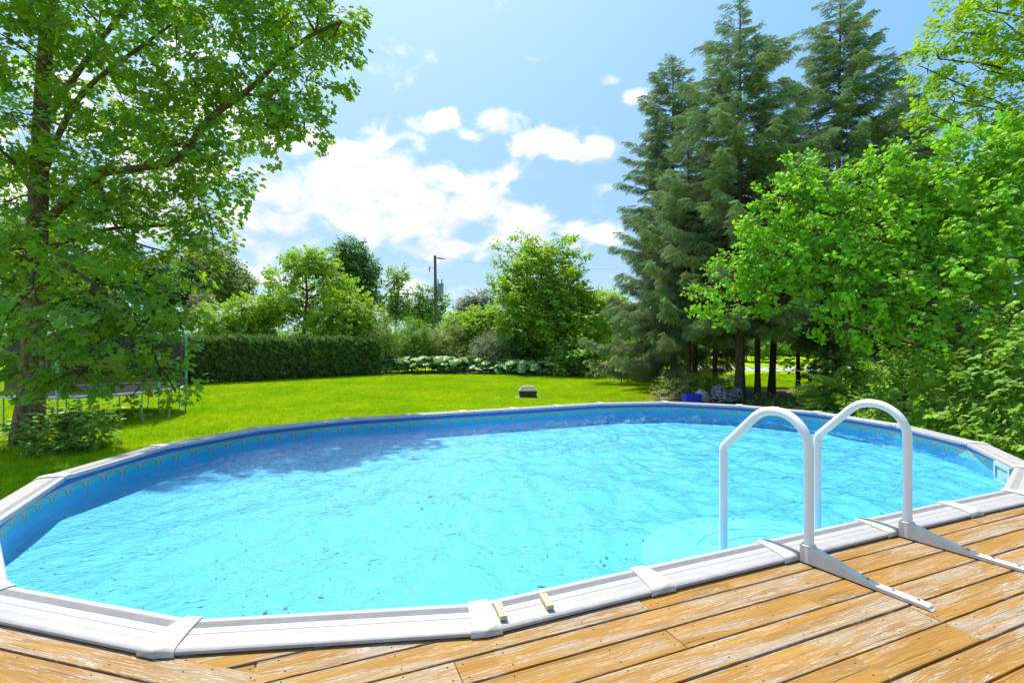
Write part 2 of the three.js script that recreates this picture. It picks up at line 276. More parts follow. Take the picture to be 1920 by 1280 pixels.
const woods = [0, 1, 2, 3, 4, 5].map((k) => {
  const W = 2048, H = 256, r = rngOf(70 + k), knots = Array.from({ length: 5 }, () => [r(), .15 + .7 * r(), .5 + r()]), ht = new Float32Array(W * H), cracks = Array.from({ length: 6 }, () => [r(), .08 + .84 * r(), .03 + .10 * r(), r() * 10, (r() - .5) * .35]);
  const paint = .46 + .36 * ((k * 37 % 6) / 5);         // how much of the stain has worn off
  const map = dataTex(W, H, (u, v, o, X, Y) => {
    const s = u * 3.2, t = v * .143; let warp = .012 * noise2(s * .9 + k * 9, t * 8 + k) + .004 * noise2(s * 3 + k * 3, t * 20), kn = 0;
    for (const [ku, kv, ks] of knots) { const dx = (s - ku * 3.2) / (.055 * ks), dy = (t - kv * .143) / (.017 * ks), d = dx * dx * .25 + dy * dy; warp += .010 * Math.exp(-d * .35) * Math.sign(dy); kn = Math.max(kn, Math.exp(-d * 1.6)); }
    const tt = t + warp, ring = .5 + .5 * Math.sin((tt * 310 + 1.6 * noise2(tt * 40 + k * 5, s * .35)) * (1 + .15 * noise2(k, tt * 20)));
    const fine = noise2(s * 7 + k * 11, tt * 900), fiber = noise2(s * 2.2 + 40, tt * 330 + k * 7), streak = noise2(s * 3.3 + k * 5, tt * 150) + .7 * noise2(s * 8 + k * 3, tt * 380), patch = noise2(s * .9 + k * 17, tt * 9) + .5 * noise2(s * 2.6 + k * 7, tt * 22), chip = noise2(s * 24 + k, tt * 120) + .6 * noise2(s * 60, tt * 260 + k);
    const edge = smooth(.10, .0, v) + smooth(.90, 1, v);
    const worn = smooth(.62 - paint, 1.02 - paint, .30 * patch + .17 * streak + .16 * ring + .09 * chip + .10 * edge + .07 * fine);
    let c = [.325 + .045 * fiber, .156 + .024 * fiber, .017 + .005 * fiber], dk = 1 - .20 * ring - .12 * fine + .13 * noise2(s * 1.1 + k * 31, tt * 9) + .08 * streak;
    c = c.map((x) => x * dk); const pale = smooth(.35, 1.1, streak + .5 * chip), bare = [.325, .225, .13].map((x, i) => lerp(x, [.50, .44, .37][i], pale) * (1 - .22 * ring - .12 * fine)), grey = smooth(-.2, .9, noise2(s * 1.3 + 60, tt * 14 + k)), bare2 = bare.map((x, i) => lerp(x, [.33, .29, .25][i], grey * .55));
    let q = c.map((x, i) => lerp(x, bare2[i], worn * .9));
    if (kn > .3) q = q.map((x, i) => lerp(x, [.24, .11, .03][i], smooth(.3, .9, kn) * .65));
    let hgt = .55 - .25 * ring * (.4 + .6 * worn) - .2 * worn + .1 * fine;
    for (const [cu, cv, cl, cs, cd] of cracks) { const ds = (u - cu) / cl; if (Math.abs(ds) < 1) { const d = Math.abs(v - cv - cd * (u - cu) - -.022 * noise2(u * 14, cs) - .006 * noise2(u * 70, cs)); if (d < .010 * (1 - Math.abs(ds))) { q = q.map((x) => x * .28); hgt -= .5; } } }
    o[0] = toS(q[0]); o[1] = toS(q[1]); o[2] = toS(q[2]); ht[Y * W + X] = hgt;
  }, true);
  const bump = dataTex(W, H, (u, v, o, X, Y) => { o[0] = o[1] = o[2] = ht[Y * W + X]; });
  return std(rgb(.92, .92, .92), { map, bumpMap: bump, bumpScale: .0022, roughness: .82 });
});
const deck = thing('wooden_deck', 'weathered orange-stained board deck beside the pool with worn patches', 'deck');
const nailList = [];
{
  const PITCH = .1428, GAP = .0098, TH = .034, r = rngOf(91); let count = 0;
  const M0 = toST(frames.A, [-.987, 1.923]), M1 = toST(frames.A, [-.969, 1.819]);
  const mitreS = (t) => M0[0] + (M1[0] - M0[0]) * (t - M0[1]) / (M1[1] - M0[1]);      // left end of the long boards, in frame A
  const LBo = toST(frames.A, [-1.463, 1.964]), LBe = toST(frames.A, [-.986, 1.836]);
  const lineS = (t) => LBo[0] + (LBe[0] - LBo[0]) * (t - LBo[1]) / (LBe[1] - LBo[1]) + .006;
  function board(f, poly, t0, name = 'plank') {
    if (poly.length < 3) return;
    const sh = new THREE.Shape(poly.map(([s, t]) => new THREE.Vector2(s, t)));
    const g = new THREE.ExtrudeGeometry(sh, { depth: TH - .006, bevelEnabled: true, bevelThickness: .004, bevelSize: .004, bevelOffset: -.004, bevelSegments: 3 });
    const p = g.attributes.position, uv = g.attributes.uv, off = r() * 3.2, lift = (r() - .5) * .004, flip = r() < .5 ? 1 : -1;
    for (let i = 0; i < p.count; i++) { const s = p.getX(i), t = p.getY(i), z = p.getZ(i), [x, d] = toXZ(f, s, t); uv.setXY(i, (s * flip + off) / 3.2, clamp((t - t0) / PITCH, .004, .996)); p.setXYZ(i, x, DECK - TH + .003 + z + lift, -d); }
    g.deleteAttribute('normal'); g.computeVertexNormals();
    part(deck, name, g, woods[(count++ * 5 + Math.floor(r() * 3)) % 6]);
    const ss = poly.map((q) => q[0]), lo = Math.min(...ss), hi = Math.max(...ss), hull = hulls.get(f);   // nails over each joist and at both ends
    const put = (s, t) => { if (hull.t(s) > t + .02) { const [x, d] = toXZ(f, s, t); nailList.push([x, DECK + lift + .0006, -d, r()]); } };
    for (let j = Math.ceil(lo / .407) * .407; j < hi - .05; j += .407) for (const q of [.028, .112]) put(j + (r() - .5) * .03, t0 + q + (r() - .5) * .014);
    for (const e of [lo + .03, hi - .03]) for (const q of [.03, .11]) put(e + (r() - .5) * .01, t0 + q + (r() - .5) * .012);
  }
  const hulls = new Map([[frames.A, lowerHull(frames.A)], [frames.B, lowerHull(frames.B)]]);
  // one row: everything between t0 and t0 + width that lies outside the pool, from sMin(t) to sMax, split at the joints
  function row(f, t0, sMin, sMax, joints) {
    const H = hulls.get(f), t1 = t0 + PITCH - GAP, cuts = [...new Set([...H.breaks, ...Array.from({ length: 400 }, (_, i) => lerp(-6, 8, i / 399))])].sort((a, b) => a - b);
    const top = (s) => Math.min(t1, H.t(s));
    const ends = [null, ...joints.filter((j) => j > sMin(t0) + .1 && j < sMax - .1), null];
    for (let e = 0; e < ends.length - 1; e++) {
      const a0 = ends[e] === null ? null : ends[e] + .0012, b0 = ends[e + 1] === null ? sMax : ends[e + 1] - .0012;
      const aB = a0 ?? sMin(t0), aT = a0 ?? sMin(t1), lo = Math.max(aB, aT);
      // runs where the board has some width
      const ss = [lo, ...cuts.filter((s) => s > lo && s < b0), b0]; let run = [];
      const flush = () => { if (run.length > 1 && run[run.length - 1] - run[0] > .06) {
        const first = run[0], last = run[run.length - 1], poly = [[first === lo ? aB : first, t0], [last, t0]];
        const tops = run.map((s) => [s, top(s)]).reverse().filter(([s, t], i, all) => i === 0 || i === all.length - 1 || Math.abs(t - lerp(all[i - 1][1], all[i + 1][1], (s - all[i - 1][0]) / ((all[i + 1][0] - all[i - 1][0]) || 1))) > 1e-5);
        for (const q of tops) poly.push(q);
        if (first === lo && a0 === null && aB !== aT) {     // slanted end: follow the cut line up to the pool or the far edge
          const cut = (s) => lerp(t0, t1, (s - aB) / (aT - aB));
          if (aT < aB) for (let k = 1; k <= 24; k++) { const s = lerp(lo, aT, k / 24); if (top(s) <= cut(s) + .002) break; poly.push([s, top(s)]); } else poly[poly.length - 1] = [aT, top(aT)];
        }
        board(f, poly, t0);
      } run = []; };
      for (const s of ss) { if (top(s) - t0 > .004) run.push(s); else flush(); }
      flush();
    }
  }
  const jointsA = { 0: [.74, 3.5], 1: [-.2, 2.9], 2: [.70, 4.4], 3: [2.9], 4: [1.87], 5: [1.87, 4.5], 6: [.3, 3.4] };
  for (let k = -3; k <= 24; k++) { const t0 = -.163 - PITCH * (k + 1) + GAP; row(frames.A, t0, k <= -2 ? lineS : mitreS, 6.2, jointsA[k] ?? [((k * 2.37) % 3.1 + 3.1) % 3.1 + .4]); }
  // the small filler between the mitred ends and the left boards
  board(frames.A, [[lineS(-.105) , -.105], [mitreS(-.105) - .006, -.105], [mitreS(-.026) - .006, -.026], [lineS(-.026), -.026]], -.163);
  // left boards, parallel to the next stretch of rim
  const mb0 = toST(frames.B, [-.987, 1.923]), mb1 = toST(frames.B, [-.969, 1.819]);
  for (let k = 0; k < 18; k++) {
    const t0 = -.012 - PITCH * (k + 1) + GAP, endAt = (t) => mb0[0] + (mb1[0] - mb0[0]) * (t - mb0[1]) / (mb1[1] - mb0[1]);
    row(frames.B, t0, () => -4.6, endAt(t0) - .012, [[-1.9], [-2.7], [-1.5], [-2.3]][k % 4]);
  }
  const ng = new THREE.CylinderGeometry(.0036, .0036, .003, 7), nails = [];
  for (const [x, y, z, q] of nailList) nails.push(ng.clone().scale(.8 + .5 * q, 1, .8 + .9 * (1 - q)).rotateY(q * 6).translate(x, y - .0005, z));
  const nm = part(deck, 'nail_heads', merge(nails), std(rgb(.035, .024, .016), { roughness: 1 })); nm.userData.kind = 'stuff';
  // framing below: joists, beams and posts
  const jm = std(rgb(.22, .14, .07), { roughness: .9 });
  const HA = hulls.get(frames.A);
  for (let s = -.6; s < 6; s += .407) { const top = Math.min(HA.t(s), HA.t(s + .04), HA.t(s - .04), .6) - .02, L = top + 3.6; const g = box(.038, .18, L), [x, d] = toXZ(frames.A, s, top - L / 2); g.rotateY(Math.atan2(frames.A.d[1], frames.A.d[0])).translate(x, DECK - TH - .098, -d); part(deck, 'joist', g, jm); }
  for (const s of [-4.0, -3.2, -2.4, -1.6, -.8]) { const [x, d] = toXZ(frames.B, s, -1.45); part(deck, 'joist', box(.038, .18, 2.4).rotateY(Math.atan2(frames.B.d[1], frames.B.d[0])).translate(x, DECK - TH - .098, -d), jm); }
  for (const [f, s, t] of [['A', -.4, -.6], ['A', 2, -.6], ['A', 4.6, -.6], ['A', -.4, -3.2], ['A', 2, -3.2], ['A', 4.6, -3.2], ['B', -3.6, -.8], ['B', -1.8, -.8], ['B', -3.6, -2.2]]) { const [x, d] = toXZ(frames[f], s, t); part(deck, 'post', box(.09, DECK - TH - .01, .09).translate(x, (DECK - TH - .01) / 2, -d), jm); }
}
// ------------------------------------------------------------------ ladder
{
  const lad = thing('pool_ladder', 'white tubular ladder with two arched handrails bolted to the deck', 'ladder');
  const wm = std(rgb(.74, .73, .74), { roughness: .32 }), bm = std(rgb(.68, .65, .60), { roughness: .45, map: speck }), sm = std(rgb(.35, .34, .33), { roughness: .3, metalness: .8 });
  const inn = V3(-.51, 0, -.86).normalize();           // from the deck towards the water
  const turn = Math.atan2(inn.x, inn.z);
  for (const [x, z] of [[1.65, 2.74], [2.474, 3.084]]) {
    const b = V3(x, DECK, -z), P = (d, h) => b.clone().addScaledVector(inn, d).setY(DECK + h);
    // centre line: up, round the top, down a slope, down into the water; corners rounded
    const poly = [[0, .01], [0, 1.10], [.54, .545], [.54, -.32]], rad = [0, .19, .07, 0], pts = [];
    poly.forEach(([d, h], i) => {
      if (!rad[i]) { pts.push(P(d, h)); return; }
      const a = new THREE.Vector2(...poly[i - 1]).sub(new THREE.Vector2(d, h)).normalize(), c = new THREE.Vector2(...poly[i + 1]).sub(new THREE.Vector2(d, h)).normalize();
      const half = Math.acos(clamp(a.dot(c), -1, 1)) / 2, tl = rad[i] / Math.tan(half), bis = a.clone().add(c).normalize(), cen = new THREE.Vector2(d, h).addScaledVector(bis, rad[i] / Math.sin(half));
      const p0 = new THREE.Vector2(d, h).addScaledVector(a, tl).sub(cen), p1 = new THREE.Vector2(d, h).addScaledVector(c, tl).sub(cen), a0 = Math.atan2(p0.y, p0.x); let da = Math.atan2(p1.y, p1.x) - a0; if (da > Math.PI) da -= 2 * Math.PI; if (da < -Math.PI) da += 2 * Math.PI;
      for (let k = 0; k <= 14; k++) { const g = a0 + da * k / 14; pts.push(P(cen.x + Math.cos(g) * rad[i], cen.y + Math.sin(g) * rad[i])); }
    });
    const h = part(lad, 'handrail', tube(pts, .0258, 18), wm);
    // bracket: a tapering foot with a rounded toe
    const sh = new THREE.Shape(); sh.moveTo(-.040, 0); sh.lineTo(-.040, .092); sh.quadraticCurveTo(-.036, .100, -.02, .100); sh.lineTo(.03, .095); sh.lineTo(.24, .040); sh.lineTo(.32, .026); sh.lineTo(.535, .021); sh.quadraticCurveTo(.55, .020, .55, .010); sh.lineTo(.56, 0); sh.closePath();
    const g = new THREE.ExtrudeGeometry(sh, { depth: .034, bevelEnabled: true, bevelThickness: .007, bevelSize: .006, bevelOffset: -.006, bevelSegments: 3, curveSegments: 6 }).translate(0, 0, -.017);
    const out = inn.clone().negate(); g.rotateY(Math.atan2(-out.z, out.x)).translate(b.x, DECK + .004, b.z);
    const br = part(lad, 'bracket', g, bm);
    for (const d of [.29, .40, .50]) { const p = b.clone().addScaledVector(out, d); part(br, 'screw', new THREE.CylinderGeometry(.007, .007, .006, 10).translate(p.x, DECK + .004 + (d < .3 ? .034 : d < .45 ? .0265 : .0235), p.z), sm); }
    part(br, 'collar', new THREE.TorusGeometry(.031, .006, 8, 20).rotateX(Math.PI / 2).translate(b.x, DECK + .103, b.z), bm);
  }
  // rounded treads under the water between the legs
  for (const [y, reach, half] of [[1.075, .80, .76], [1.025, 1.02, .92]]) {
    const sh = new THREE.Shape(); sh.moveTo(-half, 0); sh.absellipse(0, .0, half, reach, Math.PI, 0, true, 0); sh.lineTo(-half, 0);
    const g = new THREE.ExtrudeGeometry(sh, { depth: .03, bevelEnabled: true, bevelThickness: .008, bevelSize: .01, bevelSegments: 3, curveSegments: 40 }), p = g.attributes.position;
    for (let i = 0; i < p.count; i++) { const [x, d] = toXZ(frames.A, 2.15 + p.getX(i), .03 + p.getY(i)); p.setXYZ(i, x, y + p.getZ(i) - .03, -d); }
    g.computeVertexNormals(); const st = part(lad, 'step', g, std(rgb(.16, .52, .64), { roughness: .5 }));
    for (const q of [.62, .8]) { const pts = []; for (let k = 0; k <= 30; k++) { const a = Math.PI * (.04 + .92 * k / 30), [x, d] = toXZ(frames.A, 2.15 + half * q * Math.cos(a), .03 + reach * q * Math.sin(a)); pts.push(V3(x, y + .010, -d)); } part(st, 'tread_ridge', tube(pts, .006, 5), std(rgb(.20, .56, .68), { roughness: .5 })); }
  }
}
// ------------------------------------------------------------------ small things on the rail
{
  const im = std(rgb(.66, .56, .27), { roughness: .45 }), dm = std(rgb(.12, .10, .06));
  [[.062, -.132, 'ivory notched plastic block on the rail, touching the stained rail cap'], [.286, -.134, 'ivory notched plastic block standing alone on the white pool rail']].forEach(([s, t, label], i) => {
    const [x, d] = toXZ(frames.A, s, t), o = thing('notched_block', label, 'plastic block', [x, RIM + .004, -d], Math.atan2(frames.A.d[1], frames.A.d[0]) - .12, 'ivory blocks on the pool rail');
    for (const k of [-1, 0, 1]) { const b = part(o, 'segment', new RoundedBoxGeometry(.033, .020, .0345, 2, .003).translate(0, .0102, k * .037), im); part(b, 'screw_hole', new THREE.CylinderGeometry(.0045, .0045, .002, 10).translate(.003, .0205, k * .037), dm); }
    part(o, 'spine', box(.024, .010, .112, 0, .0055, 0), std(rgb(.5, .42, .2), { roughness: .5 }));
  });
}

// ------------------------------------------------------------------ vegetation: leaf shapes
function leafGeo(shape, fold = .18, droop = .25) {        // a leaf of length 1 along +x, lying in the xz plane
  const half = { maple: [[0, 0], [.10, .05], [.06, .30], [.24, .22], [.30, .50], [.48, .40], [.56, .22], [.72, .24], [1, 0]], oval: [[0, 0], [.2, .22], [.5, .29], [.8, .16], [1, 0]], slim: [[0, 0], [.3, .13], [.65, .12], [1, 0]], round: [[0, 0], [.08, .30], [.38, .42], [.72, .32], [1, 0]] }[shape];
  const pos = [], y = (x, z) => -fold * Math.abs(z) * .8 - droop * x * x;
  for (const s of [1, -1]) for (let i = 0; i < half.length - 1; i++) {
    const a = half[i], b = half[i + 1], mid = [shape === 'maple' ? .34 : .45, 0], tri = i === 0 ? [[0, 0], b, mid] : i === half.length - 2 ? [a, [1, 0], mid] : [a, b, mid];
    for (const [x, z] of s > 0 ? tri : [tri[0], tri[2], tri[1]]) pos.push(x, y(x, z), z * s);
  }
  const g = geoOf(pos); return g;
}
function cluster(shape, n, len, spread, seed, tilt = .7) {  // a twig's worth of leaves, twig along +x
  const r = rngOf(seed), base = leafGeo(shape), list = [], q = new THREE.Quaternion(), m = new THREE.Matrix4();
  for (let i = 0; i < n; i++) {
    const t = (i + r()) / n, side = i % 2 ? 1 : -1, yaw = side * (.35 + r() * 1.1) * (1 - .5 * t) + (r() - .5) * .5;
    q.setFromEuler(new THREE.Euler((r() - .5) * 2 * tilt, -yaw, (r() - .62) * 1.1 * tilt, 'YXZ'));
    const s = len * (.65 + .6 * r()); m.compose(V3(t * spread + (r() - .5) * .12 * spread, (r() - .5) * .40 * spread, (r() - .5) * .55 * spread), q, V3(s, s, s)); list.push(base.clone().applyMatrix4(m));
  }
  return merge(list);
}
// puts copies of one geometry at [position, direction, size, tint]; one part of a plant
function spread(parent, name, geo, mat, items, seed, flat = .55) {
  const im = new THREE.InstancedMesh(geo, mat, items.length), m = new THREE.Matrix4(), q = new THREE.Quaternion(), e = new THREE.Euler(), r = rngOf(seed), c = new THREE.Color(), inv = V3(0, 0, 0);
  items.forEach(([p, d, s, tint], i) => {
    e.set((r() - .5) * 1.2, Math.atan2(-d.z, d.x) + (r() - .5) * .9, clamp(Math.asin(clamp(d.y, -1, 1)) * flat + (r() - .5) * .8, -1.3, 1.3), 'YZX'); q.setFromEuler(e);
    inv.copy(p).sub(parent.position); m.compose(inv, q, V3(s, s, s)); im.setMatrixAt(i, m);
    const v = tint ?? 1, w = .66 + .62 * r(); c.setRGB(v * w * (.85 + .4 * r()), v * w, v * w * (.8 + .4 * r())); im.setColorAt(i, c);
  });
  im.name = name; im.castShadow = im.receiveShadow = true; im.userData.kind = 'stuff'; parent.add(im); return im;
}
const barkTex = dataTex(256, 512, (u, v, o) => { const n = loopNoise(u, v, 22, 7, 61) + .6 * loopNoise(u, v, 60, 16, 62) + .4 * loopNoise(u, v, 90, 60, 63), k = clamp(.5 + .42 * n); o[0] = toS(lerp(.045, .27, k)); o[1] = toS(lerp(.032, .205, k)); o[2] = toS(lerp(.022, .145, k)); }, true);
const barkBump = dataTex(256, 512, (u, v, o) => { const n = loopNoise(u, v, 22, 7, 61) + .6 * loopNoise(u, v, 60, 16, 62); o[0] = o[1] = o[2] = clamp(.5 + .4 * n); });
M.bark = std(rgb(1.15, .92, .74), { map: barkTex, bumpMap: barkBump, bumpScale: .03, roughness: .95 });
M.barkGrey = std(rgb(1.05, 1.05, 1.0), { map: barkTex, bumpMap: barkBump, bumpScale: .02, roughness: .95 });
M.spruceBark = std(rgb(.62, .55, .46), { map: barkTex, bumpMap: barkBump, bumpScale: .015, roughness: .95 });
const CL = {
  maple: cluster('maple', 10, .135, .36, 201), mapleBig: cluster('maple', 8, .18, .40, 202), oval: cluster('oval', 12, .085, .30, 203), ovalFar: cluster('oval', 12, .17, .50, 204), round: cluster('round', 11, .088, .27, 205, 1.25), slim: cluster('slim', 14, .15, .46, 206),
  farMaple: cluster('round', 10, .19, .55, 207), fine: cluster('oval', 18, .055, .26, 208, 1.2), grape: cluster('maple', 7, .13, .34, 209, .6),
};
// sub-clumps that fill an ellipsoid, denser towards its skin
function clumps(c, R, n, size, seed, low = -.75) {
  const r = rngOf(seed), out = [];
  while (out.length < n) { const d = V3(r() * 2 - 1, r() * 2 - 1, r() * 2 - 1), l = d.length(); if (l > 1 || l < .05 || d.y < low) continue; const k = Math.pow(l, .35); d.multiplyScalar(k / l * .92); const s = size * (.65 + .7 * r()); out.push([V3(c.x + d.x * (R.x - s * .5), c.y + d.y * (R.y - s * .4), c.z + d.z * (R.z - s * .5)), s]); }
  return out;
}
// a broad-leaved tree or shrub: trunk line(s), limbs to every clump, leaves in every clump
function broadleaf(o) {
  const r = rngOf(o.seed), g = thing(o.name, o.label, o.category ?? 'tree', [o.base.x, 0, o.base.z], 0, o.group), wood = [], items = [];
  const rel = (p) => p.clone().sub(g.position), trunk = o.trunk ?? [o.base, o.base.clone().setY(o.top * .5)];
  const tp = curvePts(trunk, 14), r0 = o.radius;
  if (o.radius) wood.push(tube(tp.map(rel), tp.map((_, i) => r0 * (i === 0 ? 1.35 : i === 1 ? 1.1 : 1 - .68 * i / 14)), 10));
  for (const [c, s, dm = 1] of o.clumps) {
    if (o.radius && o.limbs !== false) {
      let bi = 0, bd = 1e9; tp.forEach((p, i) => { const d = p.distanceTo(c) + Math.max(0, p.y - c.y + .25 * Math.hypot(p.x - c.x, p.z - c.z)) * 1.6; if (d < bd && i > 2) { bd = d; bi = i; } });
      const a = tp[bi], mid = a.clone().lerp(c, .5).add(V3((r() - .5) * .3, .12 * a.distanceTo(c) * (r() - .1), (r() - .5) * .3)), pts = curvePts([a, mid, c], 7), rr = Math.min(r0 * .42, .012 + .011 * a.distanceTo(c) + .02 * s) * (o.limbScale ?? 1);
      wood.push(tube(pts.map(rel), pts.map((_, i) => rr * (1 - .75 * i / 7)), 5, false));
      for (let k = 0; k < (o.twigs ?? 4); k++) { const d = V3(r() - .5, r() - .35, r() - .5).normalize().multiplyScalar(s * (.6 + .4 * r())), e = c.clone().add(d), m2 = c.clone().lerp(e, .5).add(V3(0, .08 * s, 0)); wood.push(tube([c, m2, e].map(rel), [rr * .3, rr * .2, rr * .07], 4, false)); }
    }
    const n = Math.round((o.density ?? 60) * dm * s * s * (.8 + .4 * r()));
    for (let k = 0; k < n; k++) {
      const d = V3(r() * 2 - 1, r() * 2 - 1, r() * 2 - 1); if (d.lengthSq() > 1 || d.lengthSq() < .01) { k--; continue; }
      const l = d.length(), u = d.clone().multiplyScalar(Math.pow(l, -.45)), p = c.clone().add(V3(u.x * s, u.y * s * (o.squash ?? .72), u.z * s)); if (p.y < (o.minY ?? .05)) continue;
      if (noise3(p.x * (o.gapF ?? 1.3), p.y * (o.gapF ?? 1.3) * 1.4, p.z * (o.gapF ?? 1.3)) < (o.gap ?? -.45)) continue;
      const dir = p.clone().sub(c).normalize(); dir.y += (o.droop ?? -.15); items.push([p, dir.normalize(), (o.leafScale ?? 1) * (.75 + .5 * r()), 1]);
    }
  }
  if (wood.length) part(g, o.category === 'shrub' ? 'stems' : 'trunk', merge(wood), o.bark ?? M.bark);
  spread(g, 'crown', o.geo, o.mat, items, o.seed + 1, o.flat);
  return g;
}
const LEAF = {
  maple: leafMat(rgb(.225, .40, .014), { transmission: .55 }), lime: leafMat(rgb(.32, .52, .018)), mid: leafMat(rgb(.20, .385, .022)), olive: leafMat(rgb(.25, .345, .065)), grey: leafMat(rgb(.21, .285, .15)), bright: leafMat(rgb(.24, .52, .014), { clearcoat: .2 }), deep: leafMat(rgb(.10, .25, .02)), pink: leafMat(rgb(.34, .29, .19)), cedar: leafMat(rgb(.15, .25, .05), { transmission: .25 }), spruce: leafMat(rgb(.235, .335, .155), { transmission: .25, clearcoat: .05 }), dry: leafMat(rgb(.26, .22, .11)),
};
const inEll = (px, py, z, rx, ry, rz) => [at(px, py, z), V3(rx / F * z, ry / F * z, rz)];

// ---- the big maple at the left, its limb reaching over the lawn towards the pool
{
  const base = V3(gx(52, 11.8), 0, -11.8), T = (px, py, z) => at(px, py, z), C = [];
  const put = (px, py, z, s, dm) => C.push([at(px, py, z), s, dm]);
  // high crown
  for (const [px, py, z, s] of [[-40, 40, 11, 1.3], [60, -60, 11.5, 1.4], [190, 20, 11, 1.2], [300, -60, 11.5, 1.3], [330, 90, 10.5, 1.1], [130, 150, 12.5, 1.2], [20, 210, 11, 1.1], [230, 190, 11.5, 1.1], [420, 10, 11, 1.1], [450, 110, 10.5, 1.0], [515, -40, 11, 1.0], [540, 60, 10.5, .9], [598, 20, 10.5, .7], [626, 70, 10.3, .40], [590, 130, 10.3, .62], [520, 170, 10.3, .7], [555, 215, 10.2, .42], [570, 240, 10.2, .30], [500, 235, 10.2, .40], [525, 262, 10.2, .28], [440, 200, 10.6, .72], [370, 240, 11, .9], [400, 310, 11.3, .62], [430, 345, 11.3, .42], [300, 300, 11.5, 1.0], [390, 400, 11.8, .66], [330, 400, 12, .9], [400, 450, 11.8, .5], [200, 330, 12.5, 1.1], [110, 360, 12.8, 1.0], [10, 380, 11.5, 1.0], [-60, 250, 11.5, 1.2], [-80, 480, 11.5, 1.1], [240, 440, 12, .95], [340, 490, 12, .7], [130, 490, 12.4, .9],
    [-60, -260, 12, 1.8], [160, -240, 12, 1.7], [360, -240, 12, 1.6], [500, -170, 12, .8], [20, -480, 12, 1.8], [200, -400, 12.6, 1.2], [150, 330, 10.8, .6], [330, 270, 10.4, .5], [190, 400, 10.8, .6], [20, 470, 10.6, .6], [160, 470, 10.4, .6]]) put(px, py, z, s);
  // low drooping boughs in front of the trunk and the trampoline
  for (const [px, py, z, s] of [[40, 560, 9.8, .66], [130, 560, 9.6, .7], [220, 560, 9.8, .7], [300, 580, 10.2, .62], [20, 640, 9.8, .55], [110, 630, 9.4, .50], [190, 640, 9.6, .50], [260, 650, 10, .5], [320, 650, 10.3, .4], [150, 700, 9.5, .40], [90, 720, 9.4, .30], [0, 710, 9.8, .42], [215, 715, 9.8, .30], [300, 715, 10.2, .36], [328, 735, 10.2, .24], [270, 700, 10.1, .28], [-40, 620, 10, .7], [245, 745, 10, .16], [60, 670, 9.6, .36], [120, 690, 9.4, .3], [240, 680, 9.9, .36], [180, 600, 9.5, .5], [310, 690, 10.1, .26]]) put(px, py, z, s * .92, py > 590 ? .95 : 1);
  const trunk = [base, T(60, 700, 11.8), T(68, 480, 11.8), T(74, 300, 11.9), T(84, 100, 12), T(100, -120, 12), T(130, -420, 12)];
  const tree = broadleaf({ name: 'maple_tree', label: 'big maple with rough trunk at the left, its boughs hanging over the trampoline', base, trunk, radius: .27, clumps: C, geo: CL.maple, mat: LEAF.maple, seed: 301, density: 150, gap: -.27, squash: .85, droop: -.3, limbs: false });
  // limbs
  const L = [[[72, 430, 11.8], [180, 330, 11.4], [330, 300, 11], [390, 225, 10.7], [470, 165, 10.5], [560, 80, 10.4], [640, 40, 10.3]], [[390, 225, 10.7], [440, 180, 10.6], [520, 190, 10.3], [570, 225, 10.2]], [[74, 330, 11.9], [150, 180, 11.6], [260, 90, 11.2], [330, 40, 11]], [[72, 380, 11.9], [20, 300, 11.5], [-60, 240, 11.4]], [[78, 230, 12], [200, 60, 11.5], [340, -120, 11.6]], [[70, 470, 11.8], [200, 430, 12], [330, 420, 12], [390, 400, 11.8]], [[66, 560, 11.6], [110, 500, 10.4], [170, 530, 9.8], [250, 600, 9.9], [300, 690, 10.1]], [[66, 540, 11.6], [70, 490, 10.4], [60, 540, 9.8], [110, 640, 9.5]], [[180, 330, 11.4], [230, 440, 11.9], [340, 480, 12]], [[170, 530, 9.8], [190, 600, 9.6], [170, 690, 9.5]], [[60, 540, 9.8], [10, 600, 9.8], [-10, 700, 9.8]]];
  const wood = L.map((l, i) => { const p = curvePts(l.map((q) => at(...q)), 16), r0 = [.105, .05, .075, .07, .08, .06, .055, .05, .05, .022, .022][i]; return tube(p.map((q) => q.clone().sub(tree.position)), p.map((_, k) => r0 * (1 - .72 * k / 16)), 8, false); });
  const r = rngOf(77);
  for (const [c, s] of C) { let best = null, bd = 1e9; for (const l of L) for (const q of curvePts(l.map((k) => at(...k)), 10)) { const d = q.distanceTo(c); if (d < bd) { bd = d; best = q; } } const mid = best.clone().lerp(c, .5).add(V3(0, .08 * bd, 0)); if (bd > .05 && bd < 4) wood.push(tube(curvePts([best, mid, c], 5).map((q) => q.sub(tree.position)), [.03, .026, .022, .018, .014, .008], 5, false)); for (let k = 0; k < 4; k++) { const e = c.clone().add(V3(r() - .5, r() - .55, r() - .5).multiplyScalar(s * 1.5)); wood.push(tube([c, c.clone().lerp(e, .5).add(V3(0, .05, 0)), e].map((q) => q.clone().sub(tree.position)), [.010, .007, .003], 4, false)); } }
  part(tree, 'limbs', merge(wood), M.bark);
  // leafy growth round its foot
  const B = []; for (const [px, py, z, s] of [[90, 805, 11.2, .36], [150, 820, 11, .36], [40, 845, 11, .34], [110, 845, 10.7, .4], [165, 790, 11.3, .34], [130, 770, 11.5, .34], [10, 820, 11.6, .36], [160, 850, 10.8, .26], [190, 780, 11.4, .18], [70, 860, 10.7, .25]]) B.push([at(px, py, z), s]);
  broadleaf({ name: 'maple_suckers', label: 'leafy suckers growing round the foot of the big maple', category: 'shrub', base: V3(gx(110, 11), 0, -11), trunk: [V3(gx(110, 11), 0, -11), V3(gx(115, 11), .5, -11)], radius: .03, clumps: B, geo: CL.mapleBig, mat: LEAF.mid, seed: 311, density: 330, gap: -.7, leafScale: .72, limbScale: .6 });
}
